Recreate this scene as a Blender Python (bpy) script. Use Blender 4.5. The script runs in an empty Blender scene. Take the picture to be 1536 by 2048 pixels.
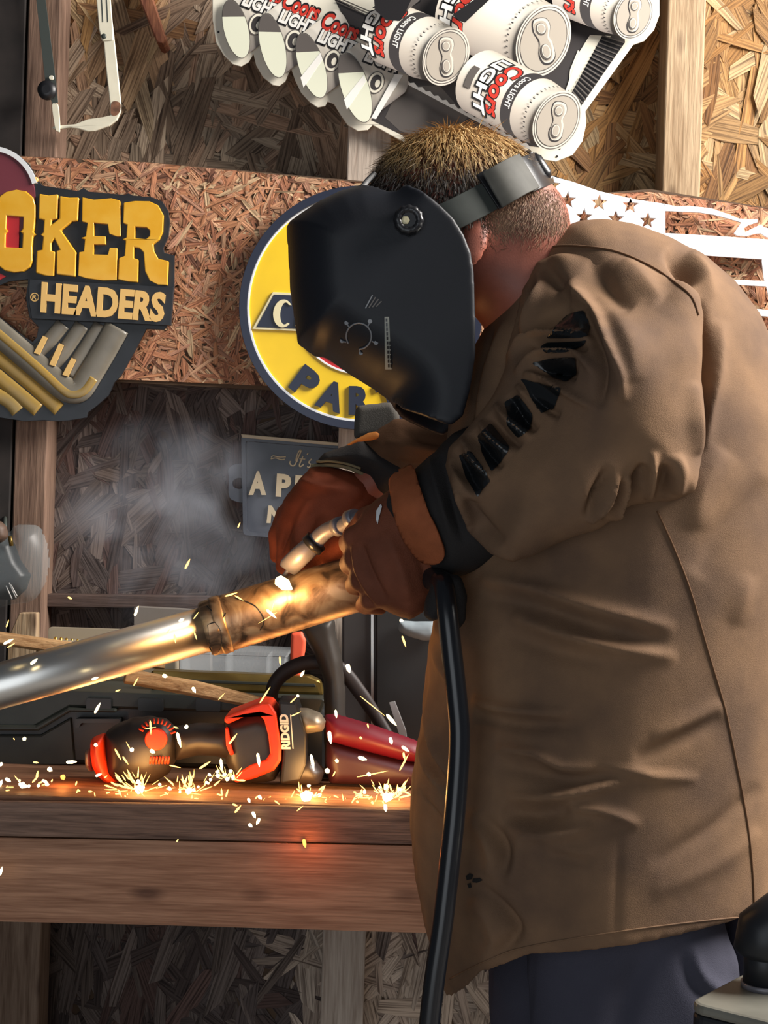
import bpy, bmesh, math, random
import numpy as np
import openvdb
from mathutils import Vector, Matrix
from mathutils.bvhtree import BVHTree
from mathutils.geometry import tessellate_polygon, delaunay_2d_cdt

# ------------------------------------------------------------------ camera, sky, daylight, exposure
SC = bpy.context.scene
COL = SC.collection
F, CX, CY = 3000.0, 768.0, 1024.0          # focal length in pixels of the 1536 x 2048 frame
H = 1.35                                   # lens height above the floor
ROLL = 0.0314
CR, SR = math.cos(ROLL), math.sin(ROLL)
cam = bpy.data.objects.new('camera', bpy.data.cameras.new('camera'))
COL.objects.link(cam)
cam.data.sensor_fit = 'HORIZONTAL'
cam.data.sensor_width = 36.0
cam.data.lens = 36.0 * F / 1536.0
cam.data.clip_start = 0.02
cam.matrix_world = Matrix(((CR, -SR, 0, 0), (0, 0, -1, 0), (SR, CR, 0, H), (0, 0, 0, 1)))
SC.camera = cam

wd = bpy.data.worlds.new('sky'); SC.world = wd; wd.use_nodes = True
bg = wd.node_tree.nodes['Background']
bg.inputs[0].default_value = (0.80, 0.88, 1.0, 1); bg.inputs[1].default_value = 0.06

def area(name, loc, target, sx, sy, power, color):
    l = bpy.data.lights.new(name, 'AREA'); l.shape = 'RECTANGLE'; l.size = sx; l.size_y = sy
    l.energy = power; l.color = color
    o = bpy.data.objects.new(name, l); COL.objects.link(o)
    o.location = loc
    o.rotation_euler = (Vector(target) - Vector(loc)).to_track_quat('-Z', 'Y').to_euler()
    return o
# daylight through the shed's open door, to the right of the view, and a doorway behind the camera
area('door_daylight', (2.45, 1.85, 3.3), (0.3, 2.4, 1.35), 1.4, 1.6, 325, (1.0, 0.95, 0.89))
area('doorway_daylight', (-0.9, -0.9, 1.15), (-0.4, 2.2, 1.12), 2.2, 2.4, 24, (0.88, 0.94, 1.0))
SC.view_settings.view_transform = 'Standard'
SC.view_settings.look = 'None'
SC.view_settings.gamma = 1.0
SC.view_settings.use_curve_mapping = False
SC.view_settings.exposure = 0.0

# ------------------------------------------------------------------ helpers
def P(px, py, Y):
    a = (px - CX) / F * Y; b = (CY - py) / F * Y
    return Vector((a * CR - b * SR, Y, H + a * SR + b * CR))
def pxy(co):                                # world (N,3) -> pixels
    z = co[:, 2] - H
    a = co[:, 0] * CR + z * SR; b = -co[:, 0] * SR + z * CR
    return CX + F * a / co[:, 1], CY - F * b / co[:, 1]
def px2m(n, Y): return n / F * Y

def fix_normals(me):
    bm = bmesh.new(); bm.from_mesh(me)
    bmesh.ops.recalc_face_normals(bm, faces=bm.faces)
    bm.to_mesh(me); bm.free()

def link(name, me, mat, parent=None, smooth=False, bevel=0, bseg=2):
    o = bpy.data.objects.new(name, me); COL.objects.link(o)
    if mat is not None and not me.materials: me.materials.append(mat)
    if smooth:
        me.polygons.foreach_set('use_smooth', [p.loop_total <= 5 for p in me.polygons])   # caps stay flat
    if parent is not None:
        o.parent = parent
        o.matrix_parent_inverse = Matrix.Translation(-world_loc(parent))
    if bevel:
        m = o.modifiers.new('bevel', 'BEVEL'); m.width = bevel; m.segments = bseg
        m.limit_method = 'ANGLE'; m.angle_limit = 0.7; m.harden_normals = False
    return o
def world_loc(o):
    return Vector(o['wl']) if 'wl' in o else Vector((0, 0, 0))
def mesh(name, verts, faces, mat, parent=None, smooth=False, bevel=0, bseg=2, fix=True):
    me = bpy.data.meshes.new(name)
    me.from_pydata([tuple(v) for v in verts], [], faces); me.update()
    if fix: fix_normals(me)
    return link(name, me, mat, parent, smooth, bevel, bseg)
def tag(o, label, cat=None, group=None, kind=None):
    if label: o['label'] = label
    if cat: o['category'] = cat
    if group: o['group'] = group
    if kind: o['kind'] = kind
    return o
def thing(name, loc, label, cat, group=None):
    o = bpy.data.objects.new(name, None); COL.objects.link(o)
    o.empty_display_size = 0.05
    o.location = loc; o['wl'] = tuple(loc)
    return tag(o, label, cat, group)
def struct(o): o['kind'] = 'structure'; return o
def stuff(o): o['kind'] = 'stuff'; return o
def rebase(o):                              # origin of a one-mesh thing moves to its base
    me = o.data; n = len(me.vertices)
    co = np.empty(n * 3, np.float32); me.vertices.foreach_get('co', co); co = co.reshape(-1, 3)
    c = (co.min(0) + co.max(0)) / 2; c[2] = co[:, 2].min()
    me.vertices.foreach_set('co', (co - c).ravel()); o.location = c.tolist(); me.update()
    return o

def smooth_line(pts, n=6, closed=False):    # Catmull-Rom through the points
    pts = [Vector(p) for p in pts]; m = len(pts); out = []
    rng = range(m) if closed else range(m - 1)
    for i in rng:
        if closed: p0, p1, p2, p3 = pts[i - 1], pts[i], pts[(i + 1) % m], pts[(i + 2) % m]
        else: p0, p1, p2, p3 = pts[max(i - 1, 0)], pts[i], pts[i + 1], pts[min(i + 2, m - 1)]
        for k in range(n):
            t = k / n
            out.append(0.5 * (2 * p1 + (p2 - p0) * t + (2 * p0 - 5 * p1 + 4 * p2 - p3) * t * t + (3 * p1 - p0 - 3 * p2 + p3) * t ** 3))
    if not closed: out.append(pts[-1])
    return [tuple(v) for v in out]
def ellipse(cx, cy, rx, ry, rot=0.0, n=40, a0=0.0, a1=2 * math.pi):
    c, s = math.cos(rot), math.sin(rot); out = []
    full = abs(a1 - a0 - 2 * math.pi) < 1e-6
    for i in range(n if full else n + 1):
        t = a0 + (a1 - a0) * i / n; x, y = rx * math.cos(t), ry * math.sin(t)
        out.append((cx + x * c - y * s, cy + x * s + y * c))
    return out

def prism(name, loops, Yf, depth, mat, parent=None, bevel=0, bseg=2, smooth=False):
    """Plate cut to an outline (first loop) with holes (other loops), given in pixels at depth Yf, 'depth' metres thick."""
    v, f = prism_data(loops, Yf, depth)
    return mesh(name, v, f, mat, parent, smooth, bevel, bseg)
def prism_data(loops, Yf, depth):
    if not isinstance(loops[0][0], (tuple, list)): loops = [loops]
    flat = [p for l in loops for p in l]
    fr = [P(x, y, Yf) for x, y in flat]
    tris = tessellate_polygon([[Vector((x, -y, 0)) for x, y in l] for l in loops])
    n = len(flat); verts = fr + [p + Vector((0, depth, 0)) for p in fr]
    faces = [tuple(t) for t in tris] + [tuple(i + n for i in reversed(t)) for t in tris]
    k = 0
    for l in loops:
        m = len(l)
        for i in range(m):
            j = (i + 1) % m; faces.append((k + i, k + j, k + j + n, k + i + n))
        k += m
    return verts, faces
def prisms(name, list_of_loops, Yf, depth, mat, parent=None, bevel=0):
    V, Fc = [], []
    for loops in list_of_loops:
        if not isinstance(loops[0][0], (tuple, list)): loops = [loops]
        v, f = prism_data(loops, Yf, depth); k = len(V)
        V += v; Fc += [tuple(i + k for i in t) for t in f]
    return mesh(name, V, Fc, mat, parent, False, bevel)

def tube_data(pts, rad, seg=12, sy=1.0, cap=True):
    pts = [Vector(p) for p in pts]; n = len(pts)
    rad = rad if isinstance(rad, (list, tuple)) else [rad] * n
    if len(rad) != n: rad = [float(np.interp(i / (n - 1), np.linspace(0, 1, len(rad)), rad)) for i in range(n)]
    V, Fc = [], []; up = None
    for i in range(n):
        t = (pts[min(i + 1, n - 1)] - pts[max(i - 1, 0)])
        t = t.normalized() if t.length > 1e-9 else Vector((1, 0, 0))
        if up is None:
            up = Vector((0, 1, 0)) if abs(t.y) < 0.9 else Vector((0, 0, 1))
        up = (up - t * up.dot(t)).normalized(); s = t.cross(up)
        for k in range(seg):
            a = 2 * math.pi * k / seg
            d = up * math.cos(a) * rad[i] + s * math.sin(a) * rad[i]; d.y *= sy
            V.append(pts[i] + d)
    for i in range(n - 1):
        for k in range(seg):
            k2 = (k + 1) % seg
            Fc.append((i * seg + k, i * seg + k2, (i + 1) * seg + k2, (i + 1) * seg + k))
    if cap:
        Fc.append(tuple(range(seg))[::-1]); Fc.append(tuple((n - 1) * seg + k for k in range(seg)))
    return V, Fc
def tube(name, pts, rad, mat, parent=None, seg=12, sy=1.0, smooth=True):
    v, f = tube_data(pts, rad, seg, sy)
    o = mesh(name, v, f, mat, parent, smooth)
    return o
def join_data(parts):
    V, Fc = [], []
    for v, f in parts:
        k = len(V); V += list(v); Fc += [tuple(i + k for i in t) for t in f]
    return V, Fc
def box_data(lo, hi):
    x0, y0, z0 = lo; x1, y1, z1 = hi
    v = [(x0, y0, z0), (x1, y0, z0), (x1, y1, z0), (x0, y1, z0), (x0, y0, z1), (x1, y0, z1), (x1, y1, z1), (x0, y1, z1)]
    f = [(3, 2, 1, 0), (4, 5, 6, 7), (0, 1, 5, 4), (1, 2, 6, 5), (2, 3, 7, 6), (3, 0, 4, 7)]
    return [Vector(p) for p in v], f
def rounded(pts, r, n=4):                   # polygon in pixels with rounded corners
    out = []; m = len(pts)
    for i in range(m):
        p0, p, p1 = Vector(pts[i - 1]), Vector(pts[i]), Vector(pts[(i + 1) % m])
        a, b = (p0 - p), (p1 - p); q = min(r, a.length * .45, b.length * .45)
        a = p + a.normalized() * q; b = p + b.normalized() * q
        for k in range(n + 1):
            t = k / n; out.append(tuple(a * (1 - t) ** 2 + p * 2 * t * (1 - t) + b * t * t))
    return out
def lathe_y(name, cpx, cpy, prof, mat, parent=None, seg=32, smooth=True, lobes=0, lobe_amp=0):
    """Turned piece with its axis along Y; prof = [(radius m, Y)]."""
    V, Fc = [], []
    for r, Y in prof:
        c = P(cpx, cpy, prof[0][1]); c.y = Y
        for k in range(seg):
            a = 2 * math.pi * k / seg; rr = r * (1 + lobe_amp * math.cos(lobes * a)) if lobes else r
            V.append(c + Vector((rr * math.cos(a), 0, rr * math.sin(a))))
    n = len(prof)
    for i in range(n - 1):
        for k in range(seg):
            k2 = (k + 1) % seg; Fc.append((i * seg + k, i * seg + k2, (i + 1) * seg + k2, (i + 1) * seg + k))
    Fc.append(tuple(range(seg))); Fc.append(tuple((n - 1) * seg + k for k in range(seg)))
    return mesh(name, V, Fc, mat, parent, smooth)

_txt = {}
def text_data(body, bold=0.0, shear=0.0, res=3):
    key = (body, bold, shear, res)
    if key not in _txt:
        cu = bpy.data.curves.new('t', 'FONT'); cu.body = body; cu.extrude = 0.5; cu.offset = bold; cu.shear = shear
        cu.resolution_u = res
        o = bpy.data.objects.new('t', cu); COL.objects.link(o)
        dg = bpy.context.evaluated_depsgraph_get()
        me = bpy.data.meshes.new_from_object(o.evaluated_get(dg))
        v = [tuple(x.co) for x in me.vertices]; f = [tuple(p.vertices) for p in me.polygons]
        bpy.data.objects.remove(o); bpy.data.curves.remove(cu); bpy.data.meshes.remove(me)
        _txt[key] = (np.array(v), f)
    return _txt[key]
def text(name, body, quad, Yf, depth, mat, parent, bold=0.02, shear=0.0, bevel=0, arc=0.0):
    """Lettering fitted to a four-cornered frame in pixels (top left, top right, bottom right, bottom left as read)."""
    v, f = text_data(body, bold, shear)
    lo, hi = v.min(0), v.max(0); uv = (v - lo) / (hi - lo)
    q = [Vector(p) for p in quad]; V = []
    for u, w, z in uv:
        t = 1 - w
        p = (q[0] * (1 - u) + q[1] * u) * (1 - t) + (q[3] * (1 - u) + q[2] * u) * t
        if arc: p = p + (q[3] - q[0]) * arc * (1 - (2 * u - 1) ** 2)
        c = P(p.x, p.y, Yf); c.y += depth * (1 - z); V.append(c)
    return mesh(name, V, f, mat, parent, bevel=bevel)

# --- volumes: shapes blended in a distance field and skinned as one continuous surface
class Vol:
    def __init__(s, lo, hi, vox):
        s.lo = np.array(lo, float); s.vox = vox
        s.n = np.ceil((np.array(hi) - s.lo) / vox).astype(int) + 1
        s.x = (s.lo[0] + np.arange(s.n[0]) * vox)[:, None, None].astype(np.float32)
        s.y = (s.lo[1] + np.arange(s.n[1]) * vox)[None, :, None].astype(np.float32)
        s.z = (s.lo[2] + np.arange(s.n[2]) * vox)[None, None, :].astype(np.float32)
        s.f = np.full(tuple(s.n), 1.0, np.float32)
    def add(s, g, k=0.0):
        if k <= 0: s.f = np.minimum(s.f, g)
        else:
            h = np.clip(0.5 + 0.5 * (s.f - g) / k, 0, 1); s.f = s.f * (1 - h) + g * h - k * h * (1 - h)
    def cap(s, a, b, ra, rb=None, k=0.0):
        rb = ra if rb is None else rb
        a = np.array(a); b = np.array(b); d = b - a; L = float(d @ d) or 1e-9
        t = np.clip(((s.x - a[0]) * d[0] + (s.y - a[1]) * d[1] + (s.z - a[2]) * d[2]) / L, 0, 1)
        g = np.sqrt((s.x - a[0] - t * d[0]) ** 2 + (s.y - a[1] - t * d[1]) ** 2 + (s.z - a[2] - t * d[2]) ** 2) - (ra + (rb - ra) * t)
        s.add(g.astype(np.float32), k)
    def ell(s, c, r, rot=0.0, k=0.0):       # rot about Y
        cs, sn = math.cos(rot), math.sin(rot)
        X = s.x - c[0]; Z = s.z - c[2]
        u = (X * cs + Z * sn) / r[0]; w = (-X * sn + Z * cs) / r[2]; v = (s.y - c[1]) / r[1]
        q = np.sqrt(u * u + v * v + w * w)
        s.add(((q - 1) * min(r)).astype(np.float32), k)
    def inflate(s, poly, Yr, T, R, yc=None, open_edges=(), k=0.0, pw=2.0):
        s.add(s.inflated(poly, Yr, T, R, yc, open_edges, pw), k)
    def inflated(s, poly, Yr, T, R, yc=None, open_edges=(), pw=2.0):
        """A solid whose outline at depth Yr is 'poly' (pixels), T metres half thick, rounding off within R of the outline."""
        w = [P(x, y, Yr) for x, y in poly]; q = np.array([(p.x, p.z) for p in w])
        X = s.x[:, 0, :]; Z = s.z[:, 0, :]
        d = np.full((s.n[0], s.n[2]), 9.0); dc = d.copy(); ins = np.zeros(d.shape, bool); opn = ins.copy(); m = len(q)
        for i in range(m):
            a, b = q[i], q[(i + 1) % m]; e = b - a; L = max(float(e @ e), 1e-12)
            t = np.clip(((X - a[0]) * e[0] + (Z - a[1]) * e[1]) / L, 0, 1)
            di = np.hypot(X - a[0] - t * e[0], Z - a[1] - t * e[1])
            opn = np.where(di < d, i in open_edges, opn); d = np.minimum(d, di)
            if i not in open_edges: dc = np.minimum(dc, di)
            cr = ((a[1] > Z) != (b[1] > Z)) & (X < (b[0] - a[0]) * (Z - a[1]) / (b[1] - a[1] + 1e-12) + a[0])
            ins ^= cr
        sd = np.where(ins, d, -d); ino = ins | (opn & (d < 0.05))
        if callable(T): T = T(X, Z)
        dd = np.where(ino, dc, 0.0)
        h = T * np.maximum(1 - np.maximum(1 - dd / R, 0) ** pw, 0) ** (1 / pw)
        Yc = Yr if yc is None else yc
        if callable(Yc): Yc = Yc(X, Z)[:, None, :]
        ay = np.abs(s.y - Yc)
        g = np.where(ino[:, None, :], ay - h[:, None, :], np.sqrt(ay ** 2 + sd[:, None, :] ** 2))
        if open_edges: g = np.maximum(g, -sd[:, None, :])
        return g.astype(np.float32)
    def skin(s, smooth=2):
        for ax in range(3):                 # keep the skin closed at the grid's border
            sl = [slice(None)] * 3
            for e in (0, -1): sl[ax] = e; s.f[tuple(sl)] = np.maximum(s.f[tuple(sl)], 0.01)
        g = openvdb.FloatGrid(); g.background = 1.0; g.copyFromArray(np.ascontiguousarray(s.f))
        p, q = g.convertToQuads(0.0)
        p = p.astype(np.float64) * s.vox + s.lo; q = q.astype(np.int64)
        a, b, c, d = p[q[:, 0]], p[q[:, 1]], p[q[:, 2]], p[q[:, 3]]
        vol = np.einsum('ij,ij->i', a, np.cross(b, c)).sum() + np.einsum('ij,ij->i', a, np.cross(c, d)).sum()
        if vol < 0: q = q[:, ::-1]
        s.p, s.q = p, q
        relax(s, smooth)
        return s
def relax(s, it, lam=0.5):
    q = s.q; e = np.concatenate([q[:, [0, 1]], q[:, [1, 2]], q[:, [2, 3]], q[:, [3, 0]]])
    n = len(s.p); cnt = np.bincount(e[:, 0], minlength=n) + np.bincount(e[:, 1], minlength=n)
    for _ in range(it):
        av = np.stack([np.bincount(e[:, 0], s.p[e[:, 1], k], n) + np.bincount(e[:, 1], s.p[e[:, 0], k], n) for k in range(3)], 1) / np.maximum(cnt, 1)[:, None]
        s.p = s.p + lam * (av - s.p)
def normals(s):
    p, q = s.p, s.q
    fn = np.cross(p[q[:, 2]] - p[q[:, 0]], p[q[:, 3]] - p[q[:, 1]]); n = len(p)
    vn = np.stack([sum(np.bincount(q[:, j], fn[:, k], n) for j in range(4)) for k in range(3)], 1)
    return vn / (np.linalg.norm(vn, axis=1, keepdims=True) + 1e-12)
def pl_dist(x, y, line):                    # distance to a polyline and the position along it (0..1)
    d = np.full(x.shape, 1e9); tt = np.zeros(x.shape); n = len(line) - 1
    for i in range(n):
        a, b = np.array(line[i], float), np.array(line[i + 1], float); e = b - a; L = max(float(e @ e), 1e-9)
        t = np.clip(((x - a[0]) * e[0] + (y - a[1]) * e[1]) / L, 0, 1)
        di = np.hypot(x - a[0] - t * e[0], y - a[1] - t * e[1]); m = di < d
        d = np.where(m, di, d); tt = np.where(m, (i + t) / n, tt)
    return d, tt
def folds(s, strokes):
    """Raise or press cloth folds: (polyline in pixels, width in pixels, height in mm)."""
    vn = normals(s); x, y = pxy(s.p); face = np.clip(-vn[:, 1] * 1.6 + 0.25, 0, 1); disp = np.zeros(len(s.p))
    for line, w, amp in strokes:
        d, t = pl_dist(x, y, smooth_line(line, 4) if len(line) > 2 else line)
        disp += 1.7 * amp * 0.001 * (0.65 * np.exp(-(d / w) ** 2) + 0.35 * np.exp(-d / (0.7 * w))) * np.sin(np.pi * np.clip(t, 0.0, 1.0)) ** 0.75
    s.p = s.p + vn * (disp * face)[:, None]
def vmesh(name, s, mat, parent=None):
    me = bpy.data.meshes.new(name)
    me.from_pydata(s.p.tolist(), [], s.q.tolist()); me.update()
    return link(name, me, mat, parent, smooth=True)
def bvh_of(*vols):
    V, Fc = [], []
    for s in vols:
        k = len(V); V += s.p.tolist(); Fc += (s.q + k).tolist()
    return BVHTree.FromPolygons(V, Fc)
EYE = Vector((0, 0, H))
def onto(tree, x, y, lift=0.0015):
    d = (P(x, y, 1.0) - EYE).normalized()
    h = tree.ray_cast(EYE, d)
    if h[0] is None: return None
    n = h[1] if h[1].dot(d) < 0 else -h[1]
    return h[0] + n * lift
def patch(name, poly, tree, mat, parent, lift=0.0015, step=7):
    """A thin piece laid on a surface: 'poly' in pixels, following the surface's relief."""
    pts = []; m = len(poly)
    for i in range(m):
        a, b = Vector(poly[i]), Vector(poly[(i + 1) % m]); k = max(1, int((b - a).length / step))
        pts += [a + (b - a) * (j / k) for j in range(k)]
    nb = len(pts); xs = [p.x for p in pts]; ys = [p.y for p in pts]
    for gx in np.arange(min(xs) + step / 2, max(xs), step):
        for gy in np.arange(min(ys) + step / 2, max(ys), step): pts.append(Vector((gx, gy)))
    r = delaunay_2d_cdt([Vector((p.x, p.y)) for p in pts], [(i, (i + 1) % nb) for i in range(nb)], [], 1, 0.01)
    V = [onto(tree, p.x, p.y, lift) for p in r[0]]
    keep = [f for f in r[2] if all(V[i] is not None for i in f) and max((V[f[0]] - V[i]).length for i in f) < 0.05]
    V = [v if v is not None else Vector((0, 0, 0)) for v in V]
    used = sorted({i for f in keep for i in f}); mp = {u: i for i, u in enumerate(used)}
    return mesh(name, [V[u] for u in used], [tuple(mp[i] for i in f) for f in keep], mat, parent, True, fix=False)
def seam(name, line, tree, r, mat, parent, lift=0.0005):
    pts = [onto(tree, x, y, lift) for x, y in smooth_line(line, 8)]
    pts = [p for p in pts if p is not None]
    return tube(name, pts, r, mat, parent, seg=6)

# ------------------------------------------------------------------ materials
def nodes_of(m):
    m.use_nodes = True; nt = m.node_tree
    return nt, nt.nodes, nt.links, nt.nodes['Principled BSDF']
def mat(name, col, rough=0.6, metal=0.0, spec=0.5, var=0.0, scale=20, bump=0.0, bscale=200, coat=0.0, stretch=(1, 1, 1), col2=None):
    m = bpy.data.materials.new(name); nt, N, L, b = nodes_of(m)
    b.inputs['Base Color'].default_value = (*col, 1); b.inputs['Roughness'].default_value = rough
    b.inputs['Metallic'].default_value = metal; b.inputs['Specular IOR Level'].default_value = spec
    b.inputs['Coat Weight'].default_value = coat
    if var or col2 or bump:
        tc = N.new('ShaderNodeTexCoord'); mp = N.new('ShaderNodeMapping'); mp.inputs['Scale'].default_value = stretch
        L.new(tc.outputs['Object'], mp.inputs[0])
    if var or col2:
        n = N.new('ShaderNodeTexNoise'); n.inputs['Scale'].default_value = scale; n.inputs['Detail'].default_value = 6
        L.new(mp.outputs[0], n.inputs['Vector'])
        r = N.new('ShaderNodeValToRGB'); L.new(n.outputs[0], r.inputs[0])
        c2 = col2 or tuple(min(1, c * (1 + var)) for c in col); c1 = col if col2 else tuple(c * (1 - var) for c in col)
        r.color_ramp.elements[0].position = 0.35; r.color_ramp.elements[0].color = (*c1, 1)
        r.color_ramp.elements[1].position = 0.68; r.color_ramp.elements[1].color = (*c2, 1)
        L.new(r.outputs[0], b.inputs['Base Color'])
    if bump:
        n2 = N.new('ShaderNodeTexNoise'); n2.inputs['Scale'].default_value = bscale; n2.inputs['Detail'].default_value = 4
        L.new(mp.outputs[0], n2.inputs['Vector'])
        bp = N.new('ShaderNodeBump'); bp.inputs['Strength'].default_value = bump; bp.inputs['Distance'].default_value = 0.002
        L.new(n2.outputs[0], bp.inputs['Height']); L.new(bp.outputs[0], b.inputs['Normal'])
    return m
def wood(name, dark, light, stretch=(2, 30, 30), rough=0.75, grain=0.6, knots=True):
    m = bpy.data.materials.new(name); nt, N, L, b = nodes_of(m)
    tc = N.new('ShaderNodeTexCoord'); mp = N.new('ShaderNodeMapping'); mp.inputs['Scale'].default_value = stretch
    L.new(tc.outputs['Object'], mp.inputs[0])
    n1 = N.new('ShaderNodeTexNoise'); n1.inputs['Scale'].default_value = 1.5; n1.inputs['Detail'].default_value = 8; n1.inputs['Distortion'].default_value = 0.8
    n2 = N.new('ShaderNodeTexNoise'); n2.inputs['Scale'].default_value = 7; n2.inputs['Detail'].default_value = 6; n2.inputs['Distortion'].default_value = 0.4
    L.new(mp.outputs[0], n1.inputs['Vector']); L.new(mp.outputs[0], n2.inputs['Vector'])
    mx = N.new('ShaderNodeMix'); mx.inputs[0].default_value = 0.45
    L.new(n1.outputs[0], mx.inputs[2]); L.new(n2.outputs[0], mx.inputs[3])
    r = N.new('ShaderNodeValToRGB'); L.new(mx.outputs[0], r.inputs[0])
    r.color_ramp.elements[0].position = 0.32; r.color_ramp.elements[0].color = (*dark, 1)
    r.color_ramp.elements[1].position = 0.66; r.color_ramp.elements[1].color = (*light, 1)
    out = r.outputs[0]
    if knots:
        v = N.new('ShaderNodeTexVoronoi'); v.inputs['Scale'].default_value = 1.0
        mp2 = N.new('ShaderNodeMapping'); s = min(stretch); mp2.inputs['Scale'].default_value = tuple(5.0 if q == s else 12.0 for q in stretch)
        L.new(tc.outputs['Object'], mp2.inputs[0]); L.new(mp2.outputs[0], v.inputs['Vector'])
        kr = N.new('ShaderNodeValToRGB'); L.new(v.outputs['Distance'], kr.inputs[0])
        kr.color_ramp.elements[0].position = 0.05; kr.color_ramp.elements[0].color = (0.25, 0.2, 0.2, 1)
        kr.color_ramp.elements[1].position = 0.17; kr.color_ramp.elements[1].color = (1, 1, 1, 1)
        mm = N.new('ShaderNodeMix'); mm.data_type = 'RGBA'; mm.blend_type = 'MULTIPLY'; mm.inputs[0].default_value = 0.8
        L.new(out, mm.inputs[6]); L.new(kr.outputs[0], mm.inputs[7]); out = mm.outputs[2]
    L.new(out, b.inputs['Base Color']); b.inputs['Roughness'].default_value = rough
    b.inputs['Specular IOR Level'].default_value = 0.25
    bp = N.new('ShaderNodeBump'); bp.inputs['Strength'].default_value = grain; bp.inputs['Distance'].default_value = 0.002
    L.new(n2.outputs[0], bp.inputs['Height']); L.new(bp.outputs[0], b.inputs['Normal'])
    return m
def strand_mat(name, grain=(8, 260), rough=0.7):    # chips: colour per chip, grain along each chip
    m = bpy.data.materials.new(name); nt, N, L, b = nodes_of(m)
    ca = N.new('ShaderNodeVertexColor'); ca.layer_name = 'Col'
    uv = N.new('ShaderNodeUVMap'); uv.uv_map = 'UVMap'
    mp = N.new('ShaderNodeMapping'); mp.inputs['Scale'].default_value = (grain[0], grain[1], 1); L.new(uv.outputs[0], mp.inputs[0])
    n = N.new('ShaderNodeTexNoise'); n.inputs['Scale'].default_value = 1; n.inputs['Detail'].default_value = 5; n.inputs['Distortion'].default_value = 0.6
    L.new(mp.outputs[0], n.inputs['Vector'])
    r = N.new('ShaderNodeValToRGB'); L.new(n.outputs[0], r.inputs[0])
    r.color_ramp.elements[0].position = 0.33; r.color_ramp.elements[0].color = (0.30, 0.26, 0.24, 1)
    r.color_ramp.elements[1].position = 0.58; r.color_ramp.elements[1].color = (1.12, 1.1, 1.06, 1)
    mm = N.new('ShaderNodeMix'); mm.data_type = 'RGBA'; mm.blend_type = 'MULTIPLY'; mm.inputs[0].default_value = 1.0
    L.new(ca.outputs[0], mm.inputs[6]); L.new(r.outputs[0], mm.inputs[7]); L.new(mm.outputs[2], b.inputs['Base Color'])
    b.inputs['Roughness'].default_value = rough; b.inputs['Specular IOR Level'].default_value = 0.25
    bp = N.new('ShaderNodeBump'); bp.inputs['Strength'].default_value = 0.7; bp.inputs['Distance'].default_value = 0.002
    L.new(n.outputs[0], bp.inputs['Height']); L.new(bp.outputs[0], b.inputs['Normal'])
    return m
def emit(name, col, s):
    m = bpy.data.materials.new(name); nt, N, L, b = nodes_of(m)
    b.inputs['Base Color'].default_value = (*col, 1)
    b.inputs['Emission Color'].default_value = (*col, 1); b.inputs['Emission Strength'].default_value = s
    m.cycles.emission_sampling = 'NONE'
    return m
def attr_mat(name, rough=0.5, spec=0.5):
    m = bpy.data.materials.new(name); nt, N, L, b = nodes_of(m)
    ca = N.new('ShaderNodeVertexColor'); ca.layer_name = 'Col'; L.new(ca.outputs[0], b.inputs['Base Color'])
    b.inputs['Roughness'].default_value = rough; b.inputs['Specular IOR Level'].default_value = spec
    return m
def srgb(r, g, b):
    f = lambda c: (c / 255 / 12.92) if c <= 10 else ((c / 255 + 0.055) / 1.055) ** 2.4
    return (f(r), f(g), f(b))

# ------------------------------------------------------------------ the setting: floor, strand-board wall, studs
YW, YS = 3.0, 2.91                          # sheathing face, stud face
m_chip = strand_mat('chipboard strands')
m_chip_red = strand_mat('red chipboard strands', (12, 300))
m_under = mat('chipboard core', (0.10, 0.06, 0.035), 0.9)
m_floor = mat('concrete floor', (0.20, 0.19, 0.18), 0.9, var=0.25, scale=6, bump=0.4)
m_stud = wood('stud timber', (0.20, 0.12, 0.06), (0.52, 0.38, 0.24), (30, 30, 2))
m_stud_d = wood('weathered stud timber', (0.14, 0.08, 0.05), (0.40, 0.28, 0.20), (30, 30, 2))

floor = struct(mesh('floor', *box_data((-2.6, -2.2, -0.05), (3.6, 3.12, 0.0)), m_floor))
wall = struct(mesh('wall_back', *box_data((-2.6, YW, 0), (3.6, YW + 0.012, 2.75)), m_under))
wall['label'] = 'strand board wall on studs behind the workbench'

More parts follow.
